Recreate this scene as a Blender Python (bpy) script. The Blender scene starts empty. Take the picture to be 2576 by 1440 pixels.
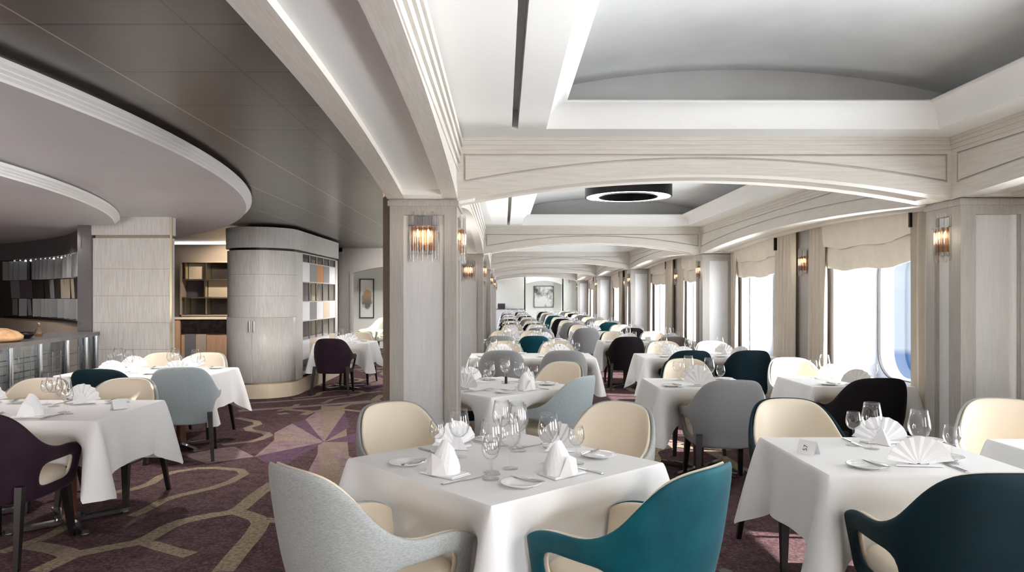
import bpy, bmesh, math, random
from mathutils import Vector, Matrix
scene = bpy.context.scene
C = scene.collection
rnd = random.Random(11)
PI = math.pi
# the photograph's camera: focal length 1814 px of 2576, eye 1.5 m above the carpet
F, CX, CY, H = 1814.0, 1267.0, 747.0, 1.5
def pt(px, py, z=0.0):
    """where the line of sight of a photo pixel meets the level z"""
    d = F * (H - z) / (py - CY)
    return ((px - CX) / F * d, d)
def lin(r, g, b):
    f = lambda c: (c / 255 / 12.92) if c <= 10 else ((c / 255 + 0.055) / 1.055) ** 2.4
    return (f(r), f(g), f(b), 1.0)
def smooth(t):
    t = max(0.0, min(1.0, t)); return t * t * (3 - 2 * t)
def lerp(a, b, t): return a + (b - a) * t

# ------------------------------------------------------------------ materials
MATS = {}
def new_mat(name):
    m = bpy.data.materials.new(name); m.use_nodes = True
    nt = m.node_tree; p = nt.nodes['Principled BSDF']
    MATS[name] = m
    return m, nt, p
def N(nt, t, **kw):
    n = nt.nodes.new(t)
    for k, v in kw.items():
        setattr(n, k, v)
    return n
def mixc(nt, fac, a, b):
    n = nt.nodes.new('ShaderNodeMix'); n.data_type = 'RGBA'
    for sock, v in ((n.inputs[0], fac), (n.inputs[6], a), (n.inputs[7], b)):
        if hasattr(v, 'is_linked'): nt.links.new(v, sock)
        else: sock.default_value = v
    return n.outputs[2]
def math_n(nt, op, a, b=None):
    n = nt.nodes.new('ShaderNodeMath'); n.operation = op
    for i, v in enumerate((a, b)):
        if v is None: continue
        if hasattr(v, 'is_linked'): nt.links.new(v, n.inputs[i])
        else: n.inputs[i].default_value = v
    return n.outputs[0]
def noise(nt, scale, detail=3.0, stretch=(1, 1, 1), rough=0.5):
    tc = nt.nodes.new('ShaderNodeTexCoord'); mp = nt.nodes.new('ShaderNodeMapping')
    mp.inputs['Scale'].default_value = stretch
    nt.links.new(tc.outputs['Object'], mp.inputs['Vector'])
    n = nt.nodes.new('ShaderNodeTexNoise'); n.inputs['Scale'].default_value = scale
    n.inputs['Detail'].default_value = detail; n.inputs['Roughness'].default_value = rough
    nt.links.new(mp.outputs[0], n.inputs['Vector'])
    return n.outputs['Fac']
def ramp(nt, fac, lo, hi):
    n = nt.nodes.new('ShaderNodeMapRange'); n.inputs[1].default_value = lo; n.inputs[2].default_value = hi
    nt.links.new(fac, n.inputs[0]); return n.outputs[0]
def bump(nt, p, h, strength=0.2, dist=0.005):
    b = nt.nodes.new('ShaderNodeBump'); b.inputs['Strength'].default_value = strength
    b.inputs['Distance'].default_value = dist
    nt.links.new(h, b.inputs['Height']); nt.links.new(b.outputs[0], p.inputs['Normal'])
def plain(name, col, rough=0.5, metal=0.0, spec=0.5, var=0.0, scale=8.0, stretch=(1, 1, 1), bmp=0.0, sheen=0.0, bdist=0.004):
    m, nt, p = new_mat(name)
    p.inputs['Base Color'].default_value = col
    p.inputs['Roughness'].default_value = rough; p.inputs['Metallic'].default_value = metal
    p.inputs['Specular IOR Level'].default_value = spec
    if sheen: 
        p.inputs['Sheen Weight'].default_value = sheen; p.inputs['Sheen Roughness'].default_value = 0.4
    if var or bmp:
        nz = noise(nt, scale, 4.0, stretch)
        if var:
            lo = tuple(c * (1 - var) for c in col[:3]) + (1,); hi = tuple(min(1, c * (1 + var)) for c in col[:3]) + (1,)
            nt.links.new(mixc(nt, ramp(nt, nz, 0.3, 0.7), lo, hi), p.inputs['Base Color'])
        if bmp: bump(nt, p, nz, bmp, bdist)
    return m
def emit(name, col, strength):
    m, nt, p = new_mat(name)
    p.inputs['Base Color'].default_value = col
    p.inputs['Emission Color'].default_value = col; p.inputs['Emission Strength'].default_value = strength
    return m
def glass(name, col=(1, 1, 1, 1), base=0.04, power=1.0, rough=0.0):
    """thin clear glass: see-through with fresnel mirror reflections"""
    m = bpy.data.materials.new(name); m.use_nodes = True; nt = m.node_tree
    nt.nodes.clear()
    out = nt.nodes.new('ShaderNodeOutputMaterial'); mx = nt.nodes.new('ShaderNodeMixShader')
    tr = nt.nodes.new('ShaderNodeBsdfTransparent'); gl = nt.nodes.new('ShaderNodeBsdfGlossy')
    tr.inputs[0].default_value = col; gl.inputs['Roughness'].default_value = rough
    lw = nt.nodes.new('ShaderNodeLayerWeight'); lw.inputs[0].default_value = 0.5
    f = math_n(nt, 'POWER', lw.outputs['Facing'], 3.0)
    f = math_n(nt, 'MULTIPLY', f, power); f = math_n(nt, 'ADD', f, base)
    f = math_n(nt, 'MINIMUM', f, 1.0)
    nt.links.new(f, mx.inputs[0]); nt.links.new(tr.outputs[0], mx.inputs[1]); nt.links.new(gl.outputs[0], mx.inputs[2])
    nt.links.new(mx.outputs[0], out.inputs[0]); MATS[name] = m
    return m

plain('linen', lin(236, 236, 236), 0.8, spec=0.2, bmp=0.05, scale=600)
plain('napkin_linen', lin(244, 244, 245), 0.8, spec=0.2)
plain('china', lin(240, 240, 240), 0.15)
plain('white_paint', lin(238, 238, 236), 0.6, spec=0.3)
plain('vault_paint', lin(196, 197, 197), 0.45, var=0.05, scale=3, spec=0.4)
plain('cream_leather', lin(224, 212, 193), 0.5, spec=0.4, var=0.03, scale=4)
plain('black_wood', lin(22, 18, 20), 0.35)
plain('brown_wood', lin(92, 52, 34), 0.4, var=0.25, scale=6, stretch=(6, 6, .6))
plain('steel', lin(190, 190, 192), 0.18, metal=1.0)
plain('cutlery_steel', lin(205, 205, 205), 0.15, metal=1.0)
plain('dark_metal', lin(30, 28, 28), 0.35, metal=0.6)
plain('brass', lin(222, 210, 178), 0.35, metal=1.0)
plain('curtain_cloth', lin(198, 188, 175), 0.85, spec=0.15, var=0.06, scale=30, stretch=(1, 1, .1))
plain('blind_cloth', lin(224, 215, 203), 0.85, spec=0.15, var=0.04, scale=10)
plain('reveal_white', lin(188, 191, 197), 0.5, spec=0.3)
plain('rubber_black', lin(25, 25, 28), 0.6)
plain('lilac_paint', lin(222, 219, 222), 0.5, var=0.03, scale=1.2, spec=0.3)
plain('dark_panel', lin(104, 100, 102), 0.4, var=0.1, scale=2)
plain('wall_taupe', lin(156, 142, 126), 0.6, var=0.05, scale=3)
plain('far_wall_white', lin(226, 228, 222), 0.7, spec=0.2)
plain('marble_black', lin(34, 28, 26), 0.12, var=0.5, scale=14)
plain('stone_grey', lin(96, 92, 92), 0.25, var=0.12, scale=9)
plain('oak', lin(176, 140, 112), 0.45, var=0.12, scale=5, stretch=(8, 8, .5))
plain('beige_panel', lin(206, 190, 168), 0.5)
plain('grey_panel', lin(134, 133, 134), 0.4)
plain('white_panel', lin(226, 226, 230), 0.4)
plain('orange_panel', lin(190, 128, 66), 0.4)
plain('dark_tile', lin(52, 48, 46), 0.35, var=0.15, scale=6)
plain('plum_tile', lin(92, 82, 92), 0.35)
plain('bread_crust', lin(190, 150, 110), 0.8, var=0.3, scale=12, bmp=0.4)
plain('mirror', lin(205, 208, 212), 0.04, metal=1.0)
plain('ink', lin(40, 40, 42), 0.7)
plain('card', lin(236, 236, 238), 0.7)
plain('sofa_cloth', lin(176, 182, 168), 0.8, var=0.08, scale=8)
glass('wine_glass_glass', (1, 1, 1, 1), 0.045, 0.85)
glass('pane_glass', (0.96, 0.98, 0.985, 1), 0.03, 0.5)
glass('crystal', (0.93, 0.93, 0.92, 1), 0.12, 0.9, 0.03)
glass('amber_crystal', (0.86, 0.62, 0.36, 1), 0.12, 0.8, 0.05)
emit('lamp_white', (1.0, 0.97, 0.93, 1), 9.0)
emit('bulb_warm', (1.0, 0.82, 0.58, 1), 4.0)
emit('strip_light', (1.0, 0.98, 0.95, 1), 1.6)

def wood(name, a, b, axis, rough=0.5):
    st = {'x': (.35, 9, 9), 'y': (9, .35, 9), 'z': (9, 9, .35)}[axis]
    m, nt, p = new_mat(name)
    nz = noise(nt, 14.0, 5.0, st, 0.6)
    nt.links.new(mixc(nt, ramp(nt, nz, 0.3, 0.72), a, b), p.inputs['Base Color'])
    p.inputs['Roughness'].default_value = rough; p.inputs['Specular IOR Level'].default_value = 0.35
    bump(nt, p, nz, 0.08, 0.003)
    return m
WA, WB = lin(202, 196, 187), lin(218, 213, 206)
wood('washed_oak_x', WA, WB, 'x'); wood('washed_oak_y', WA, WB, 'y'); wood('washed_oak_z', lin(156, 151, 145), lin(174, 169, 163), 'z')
wood('inset_panel', lin(206, 205, 205), lin(218, 217, 216), 'z')
wood('silver_wood', lin(186, 182, 177), lin(218, 214, 209), 'z', 0.35)

def ceiling_panels():
    m, nt, p = new_mat('ceiling_panels')
    tc = nt.nodes.new('ShaderNodeTexCoord'); sp = nt.nodes.new('ShaderNodeSeparateXYZ')
    nt.links.new(tc.outputs['Object'], sp.inputs[0])
    nz = noise(nt, 4.0, 6.0, (.5, 14, 1), 0.6)
    base = mixc(nt, ramp(nt, nz, .3, .7), lin(74, 64, 56), lin(86, 75, 66))
    def seam(sock, off, w):
        a = math_n(nt, 'ADD', sock, off); a = math_n(nt, 'DIVIDE', a, 0.6); a = math_n(nt, 'FRACT', a)
        a = math_n(nt, 'SUBTRACT', a, 0.5); a = math_n(nt, 'ABSOLUTE', a)
        return math_n(nt, 'GREATER_THAN', a, 0.5 - w)
    sy = seam(sp.outputs[1], -2.83 + 60, 0.015); sx = seam(sp.outputs[0], 1.24 + 60, 0.008)
    light = math_n(nt, 'LESS_THAN', sp.outputs[0], -1.6)
    sxl = math_n(nt, 'MULTIPLY', sx, light)
    c = mixc(nt, sy, base, lin(26, 22, 19)); c = mixc(nt, sx, c, lin(30, 25, 22)); c = mixc(nt, sxl, c, lin(168, 158, 148))
    nt.links.new(c, p.inputs['Base Color']); p.inputs['Roughness'].default_value = 0.34
    p.inputs['Specular IOR Level'].default_value = 0.35; p.inputs['Coat Weight'].default_value = .45; p.inputs['Coat Roughness'].default_value = .22; p.inputs['Coat IOR'].default_value = 1.45
    bump(nt, p, nz, 0.06, 0.003)
ceiling_panels()

def carpet(name, a, b, c, big=1.1):
    m, nt, p = new_mat(name)
    n1 = noise(nt, big, 3.0); n2 = noise(nt, 42.0, 4.0, (1, 1, 1), 0.8); n3 = noise(nt, 160.0, 1.0)
    n4 = noise(nt, 9.0, 3.0, (1, 1, 1), .7)
    col = mixc(nt, ramp(nt, n1, .35, .65), a, b)
    col = mixc(nt, ramp(nt, n2, .44, .62), col, c)
    dk = tuple(q * .62 for q in a[:3]) + (1,)
    col = mixc(nt, math_n(nt, 'MULTIPLY', ramp(nt, n4, .45, .75), .8), col, dk)
    nt.links.new(col, p.inputs['Base Color']); p.inputs['Roughness'].default_value = 0.95
    p.inputs['Specular IOR Level'].default_value = 0.1
    bump(nt, p, n3, 0.5, 0.006)
carpet('carpet_plum', lin(66, 41, 51), lin(80, 60, 62), lin(104, 86, 84))
carpet('carpet_band', lin(156, 145, 118), lin(134, 120, 104), lin(96, 80, 76))
carpet('carpet_mauve', lin(124, 100, 106), lin(138, 118, 118), lin(150, 132, 126))
carpet('carpet_taupe', lin(150, 136, 118), lin(132, 116, 108), lin(116, 96, 92))
carpet('carpet_violet', lin(80, 58, 78), lin(88, 66, 86), lin(116, 94, 104))

def fabric(name, col, col2=None, rough=0.85, sheen=0.3, scale=120, stretch=(1, 1, 4), contrast=0.14):
    m, nt, p = new_mat(name)
    nz = noise(nt, scale, 3.0, stretch, 0.7); big = noise(nt, 5.0, 2.0)
    lo = tuple(c * (1 - contrast) for c in col[:3]) + (1,); hi = tuple(min(1, c * (1 + contrast)) for c in col[:3]) + (1,)
    c = mixc(nt, ramp(nt, nz, .3, .7), lo, hi)
    if col2: c = mixc(nt, ramp(nt, big, .4, .7), c, col2)
    nt.links.new(c, p.inputs['Base Color']); p.inputs['Roughness'].default_value = rough
    p.inputs['Specular IOR Level'].default_value = 0.2
    p.inputs['Sheen Weight'].default_value = sheen; p.inputs['Sheen Roughness'].default_value = 0.35
    p.inputs['Sheen Tint'].default_value = tuple(min(1, 0.25 + 1.5 * q) for q in col[:3]) + (1,)
    bump(nt, p, nz, 0.12, 0.003)
fabric('fabric_teal', lin(4, 66, 78), lin(8, 84, 96), 0.6, 0.5, 40, (1, 1, 1), .1)
fabric('fabric_dark_teal', lin(4, 30, 38), lin(5, 36, 45), 0.65, 0.12, 40, (1, 1, 1), .1)
fabric('fabric_black', lin(18, 14, 18), None, 0.7, 0.15, 60, (1, 1, 1), .1)
fabric('fabric_purple', lin(40, 24, 36), lin(48, 30, 43), 0.7, 0.35, 60, (1, 1, 1), .1)
fabric('fabric_silver', lin(160, 164, 162), None, 0.7, 0.2, 85, (1, 1, 5), .26)
fabric('fabric_blue_grey', lin(172, 184, 188), None, 0.7, 0.2, 70, (1, 1, 6), .2)
fabric('fabric_grey', lin(144, 145, 147), None, 0.75, 0.2, 90, (1, 1, 6), .2)
fabric('fabric_brown_grey', lin(104, 96, 92), None, 0.75, 0.2)
# ------------------------------------------------------------------ mesh helpers
class MB:
    def __init__(s): s.v = []; s.f = []; s.m = []; s.sm = []
    def add(s, vs, fs, mi=0, sm=False, M=None):
        o = len(s.v)
        if M is not None: vs = [tuple(M @ Vector(v)) for v in vs]
        s.v += [tuple(v) for v in vs]
        for f in fs:
            s.f.append([o + i for i in f]); s.m.append(mi); s.sm.append(sm)
        return s
    def box(s, x0, x1, y0, y1, z0, z1, mi=0, M=None):
        v = [(x, y, z) for z in (z0, z1) for y in (y0, y1) for x in (x0, x1)]
        return s.add(v, [(0, 2, 3, 1), (4, 5, 7, 6), (0, 1, 5, 4), (2, 6, 7, 3), (0, 4, 6, 2), (1, 3, 7, 5)], mi, False, M)
    def taper(s, c0, r0, z0, c1, r1, z1, mi=0, M=None):
        """square bar from centre c0 half-size r0 at z0 to c1/r1 at z1"""
        v = []
        for (cx, cy), r, z in ((c0, r0, z0), (c1, r1, z1)):
            v += [(cx - r, cy - r, z), (cx + r, cy - r, z), (cx - r, cy + r, z), (cx + r, cy + r, z)]
        return s.add(v, [(0, 2, 3, 1), (4, 5, 7, 6), (0, 1, 5, 4), (2, 6, 7, 3), (0, 4, 6, 2), (1, 3, 7, 5)], mi, False, M)
    def lathe(s, prof, n=20, mi=0, M=None, cx=0, cy=0, a0=0.0, a1=2 * PI, sm=True):
        full = abs(a1 - a0 - 2 * PI) < 1e-6
        k = n if full else n + 1
        v = []; f = []
        for r, z in prof:
            for i in range(k):
                a = a0 + (a1 - a0) * i / n
                v.append((cx + r * math.cos(a), cy + r * math.sin(a), z))
        for j in range(len(prof) - 1):
            for i in range(n):
                i2 = (i + 1) % k
                f.append((j * k + i, j * k + i2, (j + 1) * k + i2, (j + 1) * k + i))
        return s.add(v, f, mi, sm, M)
    def disc(s, r, z, n=20, mi=0, M=None, cx=0, cy=0):
        return s.add([(cx + r * math.cos(2 * PI * i / n), cy + r * math.sin(2 * PI * i / n), z) for i in range(n)], [list(range(n))], mi, False, M)
    def cyl(s, r, z0, z1, n=16, mi=0, M=None, cx=0, cy=0):
        s.lathe([(r, z0), (r, z1)], n, mi, M, cx, cy); s.disc(r, z0, n, mi, M, cx, cy); return s.disc(r, z1, n, mi, M, cx, cy)
    def tube(s, path, r, n=8, mi=0, M=None):
        path = [Vector(p) for p in path]; v = []; f = []
        for i, p in enumerate(path):
            t = (path[min(i + 1, len(path) - 1)] - path[max(i - 1, 0)]).normalized()
            up = Vector((0, 0, 1)) if abs(t.z) < .9 else Vector((1, 0, 0))
            a = t.cross(up).normalized(); b = t.cross(a)
            for k in range(n):
                q = 2 * PI * k / n; v.append(tuple(p + r * (math.cos(q) * a + math.sin(q) * b)))
        for i in range(len(path) - 1):
            for k in range(n):
                k2 = (k + 1) % n; f.append((i * n + k, i * n + k2, (i + 1) * n + k2, (i + 1) * n + k))
        f.append(list(range(n))); f.append([(len(path) - 1) * n + k for k in range(n)])
        return s.add(v, f, mi, True, M)
    def prism(s, poly, z0, z1, mi=0, M=None):
        n = len(poly)
        v = [(x, y, z0) for x, y in poly] + [(x, y, z1) for x, y in poly]
        f = [list(range(n)), list(range(n, 2 * n))] + [(i, (i + 1) % n, n + (i + 1) % n, n + i) for i in range(n)]
        return s.add(v, f, mi, False, M)
    def grid(s, rows, mi=0, sm=True, M=None, close=False):
        """rows: list of equally long point lists"""
        k = len(rows[0]); v = [p for r in rows for p in r]; f = []
        for j in range(len(rows) - 1):
            for i in range(k if close else k - 1):
                i2 = (i + 1) % k
                f.append((j * k + i, j * k + i2, (j + 1) * k + i2, (j + 1) * k + i))
        return s.add(v, f, mi, sm, M)
    def mesh(s, name, mats, recalc=True, weld=False):
        me = bpy.data.meshes.new(name); me.from_pydata(s.v, [], s.f)
        for m in ([mats] if isinstance(mats, str) else mats): me.materials.append(MATS[m])
        me.polygons.foreach_set('material_index', s.m); me.polygons.foreach_set('use_smooth', s.sm)
        if recalc or weld:
            b = bmesh.new(); b.from_mesh(me)
            if weld: bmesh.ops.remove_doubles(b, verts=b.verts, dist=1e-5)
            if recalc: bmesh.ops.recalc_face_normals(b, faces=b.faces)
            b.to_mesh(me); b.free()
        me.update(); return me
    def build(s, name, mats, parent=None, **kw):
        return link(name, s.mesh(name, mats, **kw), parent)
def link(name, me, parent=None, loc=None):
    o = bpy.data.objects.new(name, me); C.objects.link(o)
    if parent is not None: o.parent = parent
    if loc is not None: o.location = loc
    return o
def tag(o, label=None, cat=None, group=None, kind=None):
    for k, v in (('label', label), ('category', cat), ('group', group), ('kind', kind)):
        if v: o[k] = v
    return o
def thing(name, label, cat, loc=(0, 0, 0), rz=0.0, group=None, kind=None):
    o = bpy.data.objects.new(name, None); C.objects.link(o); o.empty_display_size = .1
    o.location = loc; o.rotation_euler = (0, 0, rz)
    return tag(o, label, cat, group, kind)
def struct(o, label=None):
    return tag(o, label, 'room', None, 'structure')
def copy_thing(root, loc, rz, label, mats=None):
    """copies a thing and each of its parts; mats: {part name stem: material}"""
    r = root.copy(); C.objects.link(r); r.location = loc; r.rotation_euler = (0, 0, rz); r['label'] = label
    for ch in list(root.children):
        c = ch.copy(); C.objects.link(c); c.parent = r
        for g in list(ch.children):
            d = g.copy(); C.objects.link(d); d.parent = c
    return r
def bake(o):
    dg = bpy.context.evaluated_depsgraph_get()
    me = bpy.data.meshes.new_from_object(o.evaluated_get(dg), depsgraph=dg)
    o.modifiers.clear(); o.data = me; return o
def bevel(o, w=0.004, seg=2):
    md = o.modifiers.new('bevel', 'BEVEL'); md.width = w; md.segments = seg; md.limit_method = 'ANGLE'
    return o

# ------------------------------------------------------------------ room constants
ZC = 2.57            # main ceiling
ZS = 2.154           # spring line of the arches
BAY = 6.2
Y0 = 4.84            # front face of the first visible row of columns
COLD = 0.48
XL0, XL1 = -0.765, -0.315    # free-standing columns
XR = 3.03            # west face of the window piers
XW = 3.55            # window wall
YEND = 33.2
FRONTS = [Y0 + BAY * k for k in range(-2, 6)]     # column rows, two of them behind the viewer
VIS = [Y0 + BAY * k for k in range(0, 5)]

# ---- floor with its woven pattern
def floor():
    b = MB(); b.add([(-14, -8, 0), (4.4, -8, 0), (4.4, YEND + .3, 0), (-14, YEND + .3, 0)], [(0, 1, 2, 3)], 0)
    lay = [0.0006]
    def band(pts, w, mi=1, off=(0, 0)):
        pts = [Vector((pt(*p)[0] + off[0], pt(*p)[1] + off[1])) for p in pts]
        # round the line a little
        q = []
        for i, p in enumerate(pts):
            if 0 < i < len(pts) - 1:
                q += [p.lerp(pts[i - 1], .22), p.lerp(pts[i + 1], .22)]
            else: q.append(p)
        L = []; R = []
        for i, p in enumerate(q):
            t = (q[min(i + 1, len(q) - 1)] - q[max(i - 1, 0)]).normalized(); n = Vector((-t.y, t.x))
            L.append((p.x + n.x * w / 2, p.y + n.y * w / 2, lay[0])); R.append((p.x - n.x * w / 2, p.y - n.y * w / 2, lay[0]))
        b.grid([L, R], mi, False); lay[0] += 0.00007
    def poly(pts, mi, off=(0, 0)):
        b.add([(pt(*p)[0] + off[0], pt(*p)[1] + off[1], lay[0]) for p in pts], [list(range(len(pts)))], mi); lay[0] += 0.00007
    cx, cy = 815, 1113
    for ox, oy in ((0, 0), (0, 5.2), (0, 10.4), (3.6, 2.2), (3.6, 7.4), (3.6, -3.0), (-3.9, 2.6), (-3.9, 7.8), (3.6, 12.6), (3.6, 17.8)):
        o = (ox, oy)
        if ox < 3: poly([(775, 1440), (905, 1440), (866, 1022), (808, 1022)], 3, o)
        for a, c, mi in () if ox > 3 else (((690, 1090), (735, 1066), 2), ((735, 1066), (768, 1056), 4), ((768, 1056), (806, 1030), 2),
                         ((690, 1108), (690, 1090), 3), ((640, 1150), (690, 1108), 2), ((700, 1180), (640, 1150), 4), ((800, 1200), (760, 1215), 2),
                         ((880, 1075), (866, 1040), 4), ((930, 1113), (900, 1090), 4), ((866, 1185), (900, 1160), 2)):
            poly([(cx, cy), c, a], mi, o)
        band([(95, 1440), (183, 1397), (275, 1379), (360, 1364), (437, 1318), (520, 1299), (597, 1288), (640, 1250), (690, 1215)], .115, 1, o)
        band([(597, 1288), (660, 1309), (640, 1345), (600, 1390), (560, 1440)], .12, 1, o)
        band([(660, 1309), (720, 1312), (790, 1290)], .10, 1, o)
        band([(0, 1392), (46, 1376), (128, 1348), (190, 1310)], .085, 1, o)
        band([(76, 1373), (150, 1385), (190, 1402)], .13, 3, o)
        band([(360, 1364), (428, 1385), (480, 1398)], .10, 1, o)
        band([(230, 1250), (367, 1226), (415, 1192), (520, 1176), (628, 1186), (564, 1222), (419, 1255), (370, 1283), (330, 1300)], .085, 1, o)
        band([(595, 1052), (660, 1065), (612, 1081), (685, 1093), (644, 1110), (560, 1120)], .10, 3, o)
        band([(700, 1043), (725, 1040)], .12, 3, o)
        band([(575, 1018), (720, 1010), (830, 1000), (960, 985)], .10, 2, o)
        band([(600, 1035), (760, 1024), (960, 1008)], .16, 2, o)
        if ox < 3: poly([(440, 1140), (590, 1125), (640, 1150), (520, 1168)], 2, o)
    o = b.build('floor', ['carpet_plum', 'carpet_band', 'carpet_mauve', 'carpet_taupe', 'carpet_violet'])
    struct(o, 'purple and taupe patterned carpet')
floor()

# ---- ceilings
def bay_ceiling(ya, yb, n):
    """white ceiling from beam to beam with slot, cove and shallow vaulted recess"""
    x0, x1 = XL0 + .4, XW
    ox0, ox1, oy0, oy1 = .272, 2.77, ya + .275, yb - .275
    b = MB()
    q = lambda a, c, d, e: b.add([(a, d, ZC), (c, d, ZC), (c, e, ZC), (a, e, ZC)], [(0, 1, 2, 3)])
    sx0, sx1 = .052, .092
    q(x0, sx0, ya, yb); q(sx1, ox0, ya, yb); q(ox1, x1, ya, yb); q(ox0, ox1, ya, oy0); q(ox0, ox1, oy1, yb)
    q(sx0, sx1, ya, oy0); q(sx0, sx1, oy1, yb)
    # the slot's sides and top
    b.add([(sx0, oy0, ZC), (sx0, oy1, ZC), (sx0, oy1, ZC + .12), (sx0, oy0, ZC + .12), (sx1, oy0, ZC), (sx1, oy1, ZC), (sx1, oy1, ZC + .12), (sx1, oy0, ZC + .12)],
          [(0, 1, 2, 3), (4, 5, 6, 7), (3, 2, 6, 7), (0, 3, 7, 4), (1, 2, 6, 5)])
    rows = []
    prof = [(.12 * (1 - math.cos(a)), .14 * math.sin(a)) for a in [PI / 2 * i / 8 for i in range(9)]] + [(.12, .155), (-.12, .155)]
    for i, u in prof:
        rows.append([(ox0 + i, oy0 + i, ZC + u), (ox1 - i, oy0 + i, ZC + u), (ox1 - i, oy1 - i, ZC + u), (ox0 + i, oy1 - i, ZC + u)])
    for k in range(4):
        b.grid([[r[k], r[(k + 1) % 4]] for r in rows], 0, True)
    # vault
    vx0, vx1, vy0, vy1 = ox0 - .12, ox1 + .12, oy0 - .12, oy1 + .12
    R = []
    for i in range(25):
        t = -1 + i / 12; x = lerp(vx0, vx1, i / 24); z = ZC + .255 + .16 * (1 - t * t)
        R.append((x, z))
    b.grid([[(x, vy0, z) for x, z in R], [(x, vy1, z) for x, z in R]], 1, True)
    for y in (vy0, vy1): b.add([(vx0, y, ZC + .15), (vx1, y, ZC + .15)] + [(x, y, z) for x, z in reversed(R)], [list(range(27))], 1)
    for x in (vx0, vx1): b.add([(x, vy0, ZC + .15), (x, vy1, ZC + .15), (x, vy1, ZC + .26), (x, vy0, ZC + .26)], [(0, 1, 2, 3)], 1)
    struct(b.build('ceiling', ['white_paint', 'vault_paint'], recalc=False), 'white coved ceiling recess, bay %d from the front' % n)
ends = FRONTS + [YEND]
for k in range(len(FRONTS)):
    a = FRONTS[k] + .35; c = ends[k + 1] + .03
    bay_ceiling(a, c, k)
b = MB(); b.box(-14, XL1 - .1, -8, 16.2, ZC, ZC + .06)
struct(b.build('ceiling', 'ceiling_panels'), 'dark panelled ceiling on the left')
# big round dropped ceiling on the left and the smaller ring below it
RC = (-12.2, 4.3)
def ring_ceiling(R, z, drop, a0, a1, label):
    b = MB()
    prof = [(R - .055, z), (R - .05, z + drop * .15), (R - .035, z + drop * .3), (R - .035, z + drop * .36), (R - .018, z + drop * .5), (R - .018, z + drop * .56), (R, z + drop * .72), (R, z + drop), (R - .1, z + drop), (R - .1, z + drop + .05)]
    b.lathe(prof, 120, 1, None, RC[0], RC[1], a0, a1, False)
    n = 120; k = [(RC[0] + (R - .055) * math.cos(a0 + (a1 - a0) * i / n), RC[1] + (R - .055) * math.sin(a0 + (a1 - a0) * i / n), z) for i in range(n + 1)]
    k2 = [(RC[0] + .3 * math.cos(a0 + (a1 - a0) * i / n), RC[1] + .3 * math.sin(a0 + (a1 - a0) * i / n), z) for i in range(n + 1)]
    b.grid([k, k2], 0, False)
    struct(b.build('ceiling', ['lilac_paint', 'white_paint'], recalc=False), label)
ring_ceiling(10.1, 2.45, .085, -1.4, 1.5, 'wide round dropped ceiling with white stepped rim')
ring_ceiling(8.75, 2.35, .085, -1.4, 1.5, 'inner round dropped ceiling with white stepped rim')
# black band put in as the shade of the gap above the rim
b = MB(); b.lathe([(9.99, 2.53), (9.99, 2.575)], 120, 0, None, RC[0], RC[1], -1.4, 1.5)
struct(b.build('trim_1', 'rubber_black', recalc=False), 'black band drawn for the shadow gap above the round ceiling rim')

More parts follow.
